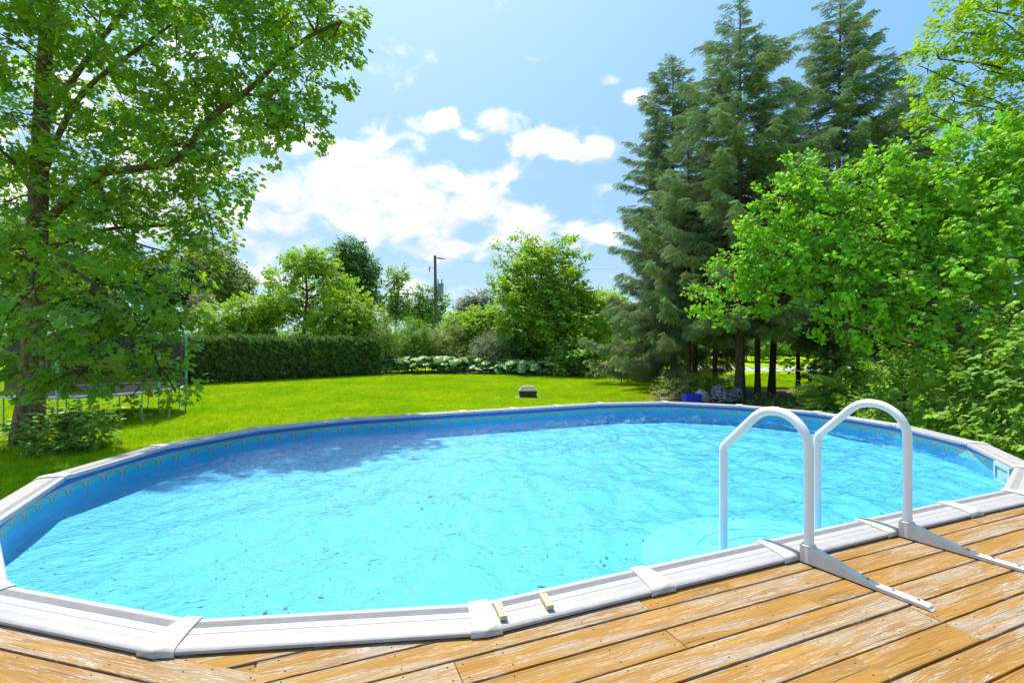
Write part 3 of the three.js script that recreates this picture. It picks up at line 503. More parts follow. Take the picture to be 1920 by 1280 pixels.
// ---- far trees and shrubs beyond the lawn, [name, label, px, py, z, rx, ry (px), rz (m), geometry, leaf, clumps, clump size, trunk radius, density, options]
{
  const T = [
    ['broadleaf_tree', 'rounded lime-green tree with forked dark trunk behind the cedar hedge', 570, 555, 36, 88, 92, 3, CL.ovalFar, LEAF.lime, 30, 1.0, .16, 62, { twin: 1 }],
    ['broadleaf_tree', 'lower lime-green spreading tree joined to the forked tree, left of the pole', 655, 600, 35, 60, 54, 2.4, CL.ovalFar, LEAF.lime, 20, .95, .12, 62, {}],
    ['yellow_shrub', 'low yellow-green tree just above the left part of the hedge', 450, 598, 34, 66, 46, 2.4, CL.ovalFar, LEAF.lime, 22, .95, .1, 66, {}],
    ['broadleaf_tree', 'tall dark green tree peaking behind the rounded lime tree', 655, 520, 47, 50, 78, 2.6, CL.farMaple, LEAF.deep, 24, 1.2, .18, 60, {}],
    ['broadleaf_tree', 'slender airy tree between the tall dark tree and the pole', 742, 558, 46, 32, 60, 1.8, CL.farMaple, LEAF.mid, 17, .85, .12, 48, { gap: -.25 }],
    ['broadleaf_tree', 'small green tree directly behind the utility pole', 800, 592, 49.5, 34, 56, 1.8, CL.farMaple, LEAF.mid, 16, 1.0, .12, 60, {}],
    ['broadleaf_tree', 'grey-green tree seen past the right edge of the big maple', 400, 520, 44, 58, 60, 3, CL.farMaple, LEAF.olive, 22, 1.2, .16, 55, {}],
    ['broadleaf_tree', 'dark background tree behind the trampoline and big maple', 250, 560, 40, 120, 90, 4, CL.farMaple, LEAF.deep, 34, 1.4, .2, 52, {}],
    ['broadleaf_tree', 'tall background tree at the left edge behind the maple trunk', 20, 500, 36, 140, 150, 4, CL.farMaple, LEAF.mid, 36, 1.4, .22, 52, {}],
    ['bare_shrub', 'pinkish dry shrub between the big maple and the lime-green tree', 385, 585, 36, 26, 34, 1.2, CL.fine, LEAF.pink, 12, .7, .06, 150, { gap: -.2 }],
    ['broadleaf_tree', 'tallest bright green tree in the centre, behind the garden bed', 1012, 560, 36, 84, 112, 3.2, CL.farMaple, LEAF.lime, 42, 1.0, .16, 62, { tips: [[940, 470], [1060, 445], [985, 445], [960, 500], [1085, 480], [1000, 470], [1040, 465], [935, 520]] }],
    ['broadleaf_tree', 'shorter green tree leaning right of the tallest central tree', 1085, 590, 35, 54, 78, 2.4, CL.farMaple, LEAF.lime, 22, 1.0, .12, 66, {}],
    ['broadleaf_tree', 'grey-green distant tree behind the left shoulder of the tallest central tree', 893, 580, 56, 34, 34, 2, CL.farMaple, LEAF.grey, 14, 1.1, .12, 60, {}],
    ['leafy_shrub', 'mounded yellow-green shrub left of the tallest central tree', 895, 618, 40, 62, 44, 2.2, CL.ovalFar, LEAF.lime, 22, 1.0, .06, 66, {}],
    ['leafy_shrub', 'pale olive shrub at the foot of the utility pole', 842, 652, 37, 44, 42, 1.8, CL.slim, LEAF.olive, 18, .75, .05, 80, {}],
    ['feathery_shrub', 'light green feathery shrub left of the utility pole above the big leaves', 770, 648, 36, 46, 48, 1.8, CL.slim, LEAF.mid, 20, .75, .05, 84, {}],
    ['young_tree', 'thin young tree at the right end of the cedar hedge', 722, 640, 34.5, 24, 62, .9, CL.slim, LEAF.olive, 14, .5, .04, 84, {}],
    ['silvery_shrub', 'silvery grey shrub under the left side of the tallest central tree', 925, 660, 35, 34, 34, 1.4, CL.slim, LEAF.grey, 16, .62, .04, 100, {}],
    ['dark_shrub', 'dark shrub in the shade under the central trees by the spruces', 1085, 672, 32, 48, 36, 1.5, CL.farMaple, LEAF.mid, 18, .75, .05, 80, {}],
    ['dark_shrub', 'dark shrub under the middle of the tallest central tree', 1000, 662, 36, 62, 30, 1.5, CL.farMaple, LEAF.mid, 16, .75, .05, 74, {}],
    ['leafy_shrub', 'dense green thicket behind the right half of the hedge', 690, 628, 39, 70, 36, 1.8, CL.ovalFar, LEAF.mid, 20, .9, .05, 66, {}],
    ['leafy_shrub', 'bright green bush behind the spruce skirt at the far right of the bed', 1150, 600, 42, 50, 60, 2, CL.ovalFar, LEAF.lime, 18, 1.1, .06, 66, {}],
    ['leafy_shrub', 'sunlit bush far behind the spruce trunks', 1400, 640, 50, 110, 34, 2, CL.ovalFar, LEAF.lime, 20, 1.2, .06, 60, {}],
    ['leafy_shrub', 'shaded bush behind the row of spruce trunks on the right', 1600, 630, 34, 130, 60, 2.4, CL.ovalFar, LEAF.mid, 26, 1.2, .06, 60, {}],
    ['leafy_shrub', 'green bush behind the leftmost spruce trunks', 1250, 655, 38, 60, 36, 1.6, CL.ovalFar, LEAF.mid, 18, .9, .06, 66, {}],
  ];
  T.forEach(([name, label, px, py, z, rx, ry, rz, geo, mat, n, size, radius, density, o], i) => {
    const [c, R] = inEll(px, py, z, rx, ry, rz), base = V3(c.x + .1, 0, c.z), list = clumps(c, R, n, size, 400 + i * 7);
    for (const [tx, ty] of o.tips ?? []) list.push([at(tx, ty, z), .55], [at(lerp(tx, px, .12), ty + 26, z), .7]);
    if (c.y - R.y > .4 && /shrub/.test(name)) list.push(...clumps(V3(c.x, (c.y - R.y) * .6, c.z), V3(R.x * .8, (c.y - R.y) * .7, R.z), 8, size * .8, 800 + i));
    broadleaf({ name, label, category: /shrub/.test(name) ? 'shrub' : 'tree', group: 'trees and shrubs beyond the lawn', base, trunk: [base, V3(base.x - .15, c.y * .45, base.z), V3(c.x + .2, c.y, c.z), V3(c.x, c.y + R.y * .7, c.z)], radius, clumps: list, geo, mat, seed: 900 + i * 11, density, gap: o.gap ?? -.5, gapF: .9, squash: .7, minY: .1, bark: M.bark, limbScale: 1 });
  });
}
// ---- far woods that close the horizon
{
  const r = rngOf(1201), items = [];
  for (let i = 0; i < 16000; i++) { const a = (r() - .5) * 2.3, z = 66 + r() * 14, x = Math.tan(a) * z, h = 2.6 + 1.6 * noise2(x * .09, 3) + 1.0 * noise2(x * .3, 8); const y = r() * Math.max(.6, h); items.push([V3(x, y, -z), V3(r() - .5, r() - .2, r() - .5).normalize(), 1.9 + r(), .9]); }
  const g = new THREE.Group(); const im = spread(g, 'far_woods', CL.farMaple, LEAF.mid, items, 1202); scene.add(im);
}
// ---- clipped cedar hedge
{
  const a = V3(gx(322, 26), 0, -26), b = V3(gx(704, 33.5), 0, -33.5), d = b.clone().sub(a), L = d.length(), n = V3(-d.z, 0, d.x).normalize(), r = rngOf(1301), items = [];
  const hedge = thing('cedar_hedge', 'dark clipped cedar hedge along the left far edge of the lawn', 'hedge', [a.x, 0, a.z]);
  const stems = [];
  for (let k = 0; k < 24; k++) { const p = a.clone().addScaledVector(d, (k + .5) / 24); stems.push(tube([V3(p.x - a.x, 0, p.z - a.z), V3(p.x - a.x + (r() - .5) * .1, 1.9, p.z - a.z)], [.05, .02], 5)); }
  part(hedge, 'stems', merge(stems), M.bark);
  for (let i = 0; i < 17000; i++) {
    const u = r(), w = (r() * 2 - 1), hh = 2.12 + .20 * noise2(u * 14, 2) + .13 * noise2(u * 52, 5) + .10 * noise2(u * 150, 7), v = Math.pow(r(), .8), p = a.clone().addScaledVector(d, u).addScaledVector(n, Math.sign(w) * Math.pow(Math.abs(w), .35) * (.58 + .14 * noise2(u * 34, v * 4) + .06 * noise2(u * 120, v * 14)));
    p.y = v * hh * (1 - .10 * Math.abs(w) ** 3); if (r() < .22) p.y = hh - r() * .08; const o = n.clone().multiplyScalar(w).add(V3((r() - .5) * .9, .6, (r() - .5) * .9)).normalize(); items.push([p, o, .7 + .8 * r(), .7 + .6 * r()]);
  }
  spread(hedge, 'foliage', cluster('slim', 16, .15, .26, 1302, 1.3), LEAF.cedar, items, 1303, .95);
}
// ---- spruces
const needleSpray = (() => {                              // a drooping branchlet along +x with side twigs, all needles
  const r = rngOf(1401), pos = [], tri = (a, b, c) => pos.push(a.x, a.y, a.z, b.x, b.y, b.z, c.x, c.y, c.z);
  const twig = (o, dir, len, sag) => { const n = Math.max(5, Math.round(len / .028)); const side = V3(-dir.z, 0, dir.x).normalize(), up = dir.clone().cross(side);
    for (let i = 0; i < n; i++) { const t = (i + .5) / n, p = o.clone().addScaledVector(dir, t * len).add(V3(0, -sag * t * t, 0)); for (let k = 0; k < 3; k++) { const a = r() * 2 * Math.PI, out = side.clone().multiplyScalar(Math.cos(a)).addScaledVector(up, Math.sin(a)).addScaledVector(dir, .8).normalize(), w = dir.clone().cross(out).normalize().multiplyScalar(.0095); tri(p.clone().add(w), p.clone().sub(w), p.clone().addScaledVector(out, (.055 * (.7 + .6 * r())))); } } };
  const ax = V3(1, 0, 0); twig(V3(0, 0, 0), ax, .62, .10);
  for (let k = 0; k < 7; k++) for (const s of [-1, 1]) { const t = .05 + k * .08 + r() * .02, ang = .75 + .25 * r(); twig(V3(t, -.10 * (t / .62) ** 2, 0), V3(Math.cos(ang), -.35 - .4 * r(), s * Math.sin(ang)).normalize(), .30 * (1 - t * 1.05) + .07, .06); }
  return geoOf(pos);
})();
function spruce(o) {
  const r = rngOf(o.seed), g = thing('spruce_tree', o.label, 'spruce', [o.x, 0, -o.z], 0, 'spruces along the right side of the yard'), H = o.h, wood = [], items = [], lean = o.lean ?? 0;
  const ax = (y) => V3(lean * y / H, y, 0), tp = Array.from({ length: 14 }, (_, i) => ax(H * i / 13));
  wood.push(tube(tp, tp.map((_, i) => o.r * (i === 0 ? 1.25 : 1) * (1 - .95 * i / 13) + .008), 9));
  for (let y = o.low; y < H - .1; y += (.38 + .12 * r()) * (.62 + .5 * (1 - y / H))) {
    const k = (y - o.low) / (H - o.low), n = y > H * .85 ? 5 : 6, R = o.R * 1.16 * Math.pow(1 - k, .66) * (k < .12 ? .72 + 2.3 * k : 1), a0 = r() * 6.28;
    for (let b = 0; b < n; b++) {
      const a = a0 + b / n * 6.28 + (r() - .5) * .7, len = R * (.55 + .62 * r()) + .12; if (noise3(Math.cos(a) * 1.2 + o.seed, y * .5, Math.sin(a) * 1.2) < -.45) continue;
      const up = lerp(-.12, .75, Math.pow(k, 1.4)), sag = len * lerp(.30, .02, k), d = V3(Math.cos(a), 0, Math.sin(a)), P = (t) => ax(y).addScaledVector(d, len * t).add(V3(0, len * up * t * .8 - sag * Math.sin(t * 2.2) + sag * .55 * t * t * t, 0));
      const pts = [0, .3, .6, .85, 1].map(P); wood.push(tube(pts, [.030, .022, .014, .008, .004].map((q) => q * clamp(len / 2.2, .3, 1.1)), 4, false));
      const m = Math.max(4, Math.round(len / .066));
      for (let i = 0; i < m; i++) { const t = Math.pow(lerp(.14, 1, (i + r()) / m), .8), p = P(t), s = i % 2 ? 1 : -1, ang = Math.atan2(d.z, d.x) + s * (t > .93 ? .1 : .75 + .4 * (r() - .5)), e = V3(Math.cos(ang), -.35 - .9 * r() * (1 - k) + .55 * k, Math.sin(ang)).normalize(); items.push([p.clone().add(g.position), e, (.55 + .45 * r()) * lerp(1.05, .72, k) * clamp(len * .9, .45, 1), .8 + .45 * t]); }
    }
  }
  for (let q = 0; q < 9; q++) items.push([ax(H - .05 * q).add(g.position), V3(r() - .5, 1.2, r() - .5).normalize(), .42, 1]);
  // dead twigs on the bare lower stem
  for (let q = 0; q < (o.dead ?? 14); q++) { const y = .7 + r() * Math.max(.4, o.low - .3), a = r() * 6.28, l = .5 + 1.1 * r(), d = V3(Math.cos(a), -.1 - .25 * r(), Math.sin(a)); const p0 = ax(y), p1 = p0.clone().addScaledVector(d, l * .5).add(V3(0, .05, 0)), p2 = p0.clone().addScaledVector(d, l); wood.push(tube([p0, p1, p2], [.011, .008, .003], 4, false)); for (let w = 0; w < 3; w++) { const t = .3 + .6 * r(), s = p0.clone().lerp(p2, t); wood.push(tube([s, s.clone().add(V3(r() - .5, -.2 * r(), r() - .5).multiplyScalar(.6))], [.005, .002], 3, false)); } }
  part(g, 'trunk', merge(wood), M.spruceBark);
  spread(g, 'crown', needleSpray, o.mat ?? LEAF.spruce, items, o.seed + 5, .8);
  return g;
}
for (const [px, z, tip, r, R, low, label, mat, lean] of [
  [1262, 25.5, 108, .17, 3.6, 1.5, 'tall dark spruce with narrow tip, leftmost of the spruces', 'spruceDark', 0],
  [1388, 19.2, -4, .185, 3.5, 3.7, 'tallest foreground spruce with thick trunk beside the dumped bags', 'spruce', 0],
  [1568, 21, -22, .18, 3.4, 3.9, 'tall spruce with broad ragged top, right of the tallest foreground spruce', 'spruceDark', .2],
  [1692, 22, 140, .15, 2.7, 3.2, 'shorter spruce with pointed tip near the top right tree', 'spruceDark', 0],
  [1291, 21.6, 250, .135, 2.9, 3.2, 'spruce with paired trunk behind the blue bin', 'spruce', 0],
  [1303, 23.5, 330, .125, 2.0, 3.5, 'thin spruce directly behind the paired trunk by the blue bin', 'spruceDark', 0],
  [1341, 22.8, 300, .115, 2.4, 3.5, 'spruce with slim straight trunk behind the tarpaulin bundle', 'spruce', 0],
  [1421, 20.6, 240, .12, 2.5, 3.6, 'spruce with dark trunk just right of the thick trunk', 'spruceDark', 0],
  [1447, 22.2, 260, .15, 2.6, 3.8, 'spruce with leaning dark trunk, second right of the thick trunk', 'spruceDark', .5],
  [1497, 22.4, 300, .09, 2.0, 3.4, 'thin spruce above the ferny bush', 'spruceDark', 0],
  [1549, 18.5, 330, .11, 1.9, 3.4, 'spruce with pale brown trunk behind the ferny bush', 'spruceDark', 0],
  [1574, 20.5, 330, .12, 2.0, 2.9, 'spruce with dark twiggy trunk right of the pale brown trunk', 'spruceDark', 0],
  [1770, 20, 330, .13, 2.6, 1.2, 'dark spruce hidden behind the middle of the overhanging tree', 'spruceDark', 0],
  [1880, 21, 300, .13, 2.8, 1.0, 'dark spruce behind the right side of the overhanging tree', 'spruceDark', 0],
  [1641, 17.5, 380, .065, 1.5, 2.4, 'small spruce with dead lower twigs above the right handrail', 'dry', 0],
]) spruce({ x: gx(px, z), z, h: EYE + (HORIZON - tip) / F * z, r, R, low, label, mat: mat === 'dry' ? LEAF.dry : LEAF.spruce, lean, seed: 1500 + px, dead: px > 1440 ? 34 : 12 });

// ---- the right side: a tree over the pool's end, maple behind, undergrowth
{
  const C = []; const put = (l) => l.forEach(([px, py, z, s]) => C.push([at(px, py, z), s]));
  put([[1330, 560, 13, .42], [1370, 520, 12.8, .55], [1420, 470, 12.5, .6], [1400, 560, 12.6, .45], [1440, 420, 12.3, .55], [1470, 370, 12, .55], [1480, 480, 12, .75], [1470, 560, 12, .55], [1540, 400, 11.6, .75], [1560, 340, 11.6, .55], [1500, 320, 11.8, .40], [1560, 500, 11.3, .8], [1540, 590, 11.4, .5], [1640, 350, 11.2, .75], [1650, 440, 10.8, .85], [1640, 540, 10.6, .75], [1620, 610, 10.8, .42], [1700, 310, 11, .65], [1740, 380, 10.6, .8], [1740, 490, 10.2, .8], [1720, 580, 10, .55], [1800, 320, 10.6, .8], [1830, 420, 10, .85], [1830, 530, 9.6, .7], [1880, 290, 10.4, .7], [1920, 370, 10, .9], [1920, 480, 9.4, .8], [1900, 590, 9, .55], [2000, 420, 9.6, 1.0], [2000, 300, 10, .9], [1560, 450, 12.6, .8], [1690, 400, 12.2, .9], [1820, 380, 11.8, .9], [1780, 650, 9.6, .30], [1340, 600, 13, .25], [1440, 520, 12.2, .5]]);
  const base = V3(gx(1850, 10.6), 0, -10.6);
  broadleaf({ name: 'broadleaf_tree', label: 'spreading bright green tree overhanging the right end of the pool', base, trunk: [base, at(1836, 690, 10.6), at(1800, 610, 10.7), at(1760, 520, 10.9), at(1720, 430, 11.2), at(1690, 370, 11.3)], radius: .13, clumps: C, geo: CL.round, mat: LEAF.bright, seed: 1701, density: 350, gap: -.08, gapF: 1.5, squash: .85, flat: .95, droop: 0, bark: M.bark, limbScale: .8 });
  const D = []; for (const [px, py, z, s] of [[1760, 110, 15, .7], [1800, 60, 15, .8], [1840, 130, 15, .9], [1870, 30, 15, .9], [1900, 190, 15, 1.0], [1790, 190, 15, .7], [1740, 130, 14.8, .35], [1750, 215, 14.8, .45], [1840, 230, 15, .9], [1960, 80, 15, 1.3], [1980, 240, 15, 1.3], [1900, -60, 15, 1.2], [2060, 0, 15, 1.5], [2080, 180, 15, 1.5], [2000, -150, 15, 1.5], [1800, 10, 15.2, .5]]) D.push([at(px, py, z), s]);
  const b2 = V3(gx(2010, 15.2), 0, -15.2);
  broadleaf({ name: 'maple_tree', label: 'maple reaching into the top right corner above the overhanging tree', base: b2, trunk: [b2, V3(b2.x, 2.5, b2.z), V3(b2.x - .1, 6, b2.z), V3(b2.x - .2, 10.5, b2.z), V3(b2.x, 14, b2.z)], radius: .22, clumps: D, geo: CL.maple, mat: LEAF.lime, seed: 1711, density: 120, gap: -.3, squash: .7, limbScale: .8 });
  const bush = (name, label, list, geo, mat, seed, density, o = {}) => { const K = list.map(([px, py, z, s]) => [at(px, py, z), s]), c = K.reduce((a, [p]) => a.add(p), V3(0, 0, 0)).multiplyScalar(1 / K.length), base = V3(c.x, 0, c.z); return broadleaf({ name, label, category: 'shrub', group: 'undergrowth right of the pool', base, trunk: [base, V3(c.x, c.y * .5, c.z), V3(c.x, c.y, c.z)], radius: .035, clumps: K, geo, mat, seed, density, gap: -.6, squash: .8, limbScale: .6, ...o }); };
  bush('vine_shrub', 'leafy vine thicket at the right edge behind the pool rail', [[1890, 640, 8.6, .5], [1860, 700, 8.8, .45], [1920, 720, 8.2, .5], [1830, 750, 8.8, .4], [1880, 790, 8.2, .42], [1790, 700, 9.4, .42], [1780, 770, 9.2, .40], [1920, 820, 7.8, .4], [1830, 810, 8.6, .35], [1980, 680, 8.2, .7], [1980, 800, 7.8, .6], [1740, 800, 9.2, .28], [1800, 830, 8.9, .3], [1900, 860, 7.9, .3]], CL.grape, LEAF.mid, 1721, 290);
  bush('vine_shrub', 'darker vine mass below the overhanging tree, left of the right-edge thicket', [[1740, 650, 11, .55], [1700, 700, 11.2, .5], [1690, 760, 11, .45], [1760, 740, 10.6, .5], [1650, 760, 12, .45], [1640, 800, 11.8, .4], [1720, 800, 10.8, .42], [1680, 690, 13, .7]], CL.grape, LEAF.mid, 1731, 230);
  bush('low_shrub', 'low dark shrub between the ferny bush and the right handrail', [[1610, 745, 14.5, .55], [1570, 770, 14, .5], [1640, 700, 15.5, .7], [1600, 690, 16, .7]], CL.round, LEAF.mid, 1741, 150);
  bush('low_shrub', 'small shrub in front of the paired spruce trunks, left of the blue bin', [[1262, 730, 19.6, .42], [1240, 742, 19.4, .30], [1285, 718, 20, .36], [1275, 745, 19.3, .3]], CL.oval, LEAF.olive, 1751, 300, { leafScale: .9 });
  bush('low_shrub', 'sunlit shrub behind the dumped bags', [[1320, 715, 21, .4], [1345, 725, 20.8, .4], [1372, 735, 20.6, .35], [1305, 700, 21.5, .35]], CL.oval, LEAF.lime, 1761, 260);
  bush('low_shrub', 'shaded green shrub right of the thick spruce trunk', [[1425, 758, 17.6, .26], [1452, 752, 17.8, .28], [1482, 756, 17.2, .28], [1505, 745, 18, .3]], CL.oval, LEAF.mid, 1771, 260);
  bush('low_shrub', 'green ground shrub below the leftmost spruce boughs', [[1180, 690, 26, .5], [1215, 695, 25.6, .5], [1150, 685, 27, .5], [1120, 690, 27.5, .4]], CL.slim, LEAF.olive, 1781, 110);
  bush('thicket_shrub', 'shaded thicket behind the small dead-twigged spruce', [[1560, 700, 22, .9], [1620, 660, 22.5, 1.1], [1660, 720, 21, .9], [1590, 620, 23, 1.0], [1520, 680, 23, .8], [1680, 640, 21, 1.1]], CL.ovalFar, LEAF.mid, 1783, 60);
  bush('thicket_shrub', 'shaded thicket below the trunk of the overhanging tree', [[1740, 700, 15.5, .8], [1790, 650, 15.5, .9], [1840, 700, 15, .9], [1900, 640, 15, 1.0], [1960, 700, 14.5, 1.0], [1720, 620, 16, .8], [1860, 760, 13, .7], [1780, 760, 13.5, .6], [1940, 790, 12, .7], [1840, 590, 16, .9]], CL.oval, LEAF.mid, 1785, 230, { leafScale: 1.3 });
  // ferny bush
  const r = rngOf(1791), fr = (() => { const base = leafGeo('slim'), list = []; for (let k = 0; k < 11; k++) for (const s of [-1, 1]) { const t = .1 + k * .085; list.push(base.clone().scale(.20 * (1 - .5 * Math.abs(t - .45)), .2, .20).rotateY(s * -1.15).translate(t, -.28 * t * t, 0)); } list.push(base.clone().scale(.2, .2, .2).translate(1, -.28, 0)); return merge(list); })();
  const su = thing('ferny_bush', 'ferny dark green bush behind the pool between the spruce trunks', 'shrub', [gx(1545, 14.5), 0, -14.5], 0, 'undergrowth right of the pool'), stems = [], items = [];
  for (let k = 0; k < 15; k++) { const a = r() * 6.28, q = V3(Math.cos(a) * .8 * r(), .55 + .85 * r(), Math.sin(a) * .5 * r()); stems.push(tube([V3(0, 0, 0), q.clone().multiplyScalar(.5).add(V3(0, .15, 0)), q], [.02, .014, .008], 5)); for (let m = 0; m < 9; m++) { const b = r() * 6.28; items.push([q.clone().add(V3(0, -.12 * r() * m * .3, 0)).add(su.position), V3(Math.cos(b), .15 + .5 * r(), Math.sin(b)).normalize(), .55 + .25 * r(), 1]); } }
  part(su, 'stems', merge(stems), M.bark); spread(su, 'fronds', fr, LEAF.mid, items, 1792, .8);
}

// ------------------------------------------------------------------ large-leaved plants along the far edge of the lawn
{
  const r = rngOf(2001), leaf = (k) => { const q = rngOf(2010 + k), pos = [], idx = [], uv = []; const n = 18; pos.push(.06, 0, 0); uv.push(0, 0); for (const f of [.5, 1]) for (let i = 0; i < n; i++) { const a = i / n * 2 * Math.PI, R = f * (.26 - .09 * Math.exp(-((Math.abs(a - Math.PI)) ** 2) * 7) + .02 * q()), x = .06 + Math.cos(a) * R * 1.05, z = Math.sin(a) * R; pos.push(x, f === .5 ? .035 + .012 * q() : -.03 + .05 * (q() - .5) + .02 * Math.sin(a * 5), z); uv.push(x, z); } for (let i = 0; i < n; i++) { const j = (i + 1) % n; idx.push(0, 1 + j, 1 + i, 1 + i, 1 + j, 1 + n + i, 1 + j, 1 + n + j, 1 + n + i); } return geoOf(pos, uv, idx); };
  const leaves = [0, 1, 2, 3].map(leaf), mats = [leafMat(rgb(.17, .30, .06), { transmission: .25, clearcoat: .4 }), leafMat(rgb(.12, .25, .05), { transmission: .25, clearcoat: .4 }), leafMat(rgb(.24, .36, .10), { transmission: .25, clearcoat: .4 })], stalk = new THREE.CylinderGeometry(.008, .012, 1, 5).translate(0, .5, 0), sm = std(rgb(.16, .25, .08));
  const spots = []; for (let i = 0; i < 40; i++) { const px = 716 + i * 8.6 + (r() - .5) * 8; spots.push([px, px < 900 ? 33.6 : lerp(33.6, 30.6, (px - 900) / 170)]); } for (let i = 0; i < 10; i++) spots.push([1165 + i * 9, 29.2 - i * .06]);
  spots.forEach(([px, z0], i) => {
    const z = z0 + r() * 1.3, x = gx(px, z), where = px < 790 ? 'near the right end of the hedge' : px < 880 ? 'below the utility pole' : px < 960 ? 'in front of the silvery grey shrub' : px < 1100 ? 'below the tallest central tree' : 'by the spruce boughs';
    const o = thing('broad_leaved_plant', 'broad-leaved green plant at the lawn edge ' + where, 'plant', [x, 0, -z], 0, 'broad-leaved plants at the far lawn edge, ' + where), big = px < 1100 ? 1 : .7;
    for (let k = 0; k < 7; k++) { const a = r() * 6.28, l = (.10 + .42 * r()) * big, h = (.34 + .62 * r()) * big * (px < 900 ? 1.25 : 1), m = part(o, 'leaf', leaves[k % 4], mats[(i + k) % 3]); m.position.set(Math.cos(a) * l, h, Math.sin(a) * l); m.rotation.set((r() - .5) * .6, -a, -.25 - .35 * r()); m.scale.setScalar((.95 + .7 * r()) * big);
      const s = part(m, 'stalk', stalk, sm); s.scale.set(1, .001, 1); s.scale.y = Math.hypot(h, l) / m.scale.x; s.quaternion.copy(m.quaternion.clone().invert().multiply(new THREE.Quaternion().setFromUnitVectors(V3(0, 1, 0), V3(-Math.cos(a) * l, -h, -Math.sin(a) * l).normalize()))); s.position.set(0, -.002, 0); }
  });
  // two garden stakes with a line
  const wm = std(rgb(.20, .13, .08), { roughness: .9 });
  for (const [px, label] of [[952, 'thin pair of brown garden stakes left of centre in the broad-leaved bed'], [1010, 'thin pair of brown garden stakes on the right in the broad-leaved bed']]) { const o = thing('garden_stakes', label, 'stake', [gx(px, 31.2), 0, -31.2]); for (const dx of [-.07, .10]) part(o, 'stake', tube([V3(dx, -.1, 0), V3(dx + .02, 1.32, .02)], [.018, .014], 6), wm); part(o, 'crosspiece', tube([V3(-.2, 1.12, .02), V3(.25, 1.14, .02)], .010, 5), wm); }
}
// ------------------------------------------------------------------ trampoline behind the maple
{
  const cx = -12.9, cz = -15.5, R = 2.2, H = .88, t = thing('trampoline', 'round trampoline with dark safety net behind the big maple', 'trampoline', [cx, 0, cz]);
  const steel = std(rgb(.42, .46, .47), { roughness: .4, metalness: .6 }), blue = std(rgb(.20, .50, .56), { roughness: .6 }), mat = std(rgb(.03, .03, .035), { roughness: .8 }), pad = std(rgb(.36, .40, .48), { roughness: .6 });
  part(t, 'frame', new THREE.TorusGeometry(R, .028, 8, 72).rotateX(Math.PI / 2).translate(0, H, 0), steel);
  part(t, 'mat', new THREE.CylinderGeometry(R - .28, R - .28, .012, 64).translate(0, H + .005, 0), mat);
  part(t, 'edge_pad', new THREE.LatheGeometry([[R - .32, H + .018], [R - .28, H + .035], [R + .02, H + .045], [R + .05, H + .02], [R + .05, H - .02], [R + .035, H - .02], [R + .03, H + .012], [R - .32, H + .014]].map((p) => new THREE.Vector2(...p)), 72), pad);
  for (let k = 0; k < 6; k++) {
    const a = k / 6 * 2 * Math.PI + .25, b = .20, P = (q, y, rr = R) => V3(Math.cos(q) * rr, y, Math.sin(q) * rr);
    part(t, 'leg', tube(curvePts([P(a - b, H - .02), P(a - b, .30), P(a - b * .95, .06), P(a - b * .7, .022), P(a + b * .7, .022), P(a + b * .95, .06), P(a + b, .30), P(a + b, H - .02)], 30), .022, 8), steel);
    const post = part(t, 'net_post', tube([P(a, .45, R + .06), P(a, 2.62, R + .06)], .022, 8), steel); part(post, 'foam_sleeve', tube([P(a, H + .05, R + .06), P(a, 2.60, R + .06)], .042, 10), blue); part(post, 'post_cap', new THREE.SphereGeometry(.05, 10, 8).translate(Math.cos(a) * (R + .06), 2.63, Math.sin(a) * (R + .06)), pad);
  }
  part(t, 'safety_net', new THREE.CylinderGeometry(R - .12, R - .05, 1.65, 48, 1, true).translate(0, H + .86, 0), new THREE.MeshStandardMaterial({ color: rgb(.03, .032, .035), roughness: .9, transparent: true, opacity: .72, side: THREE.DoubleSide }));
}
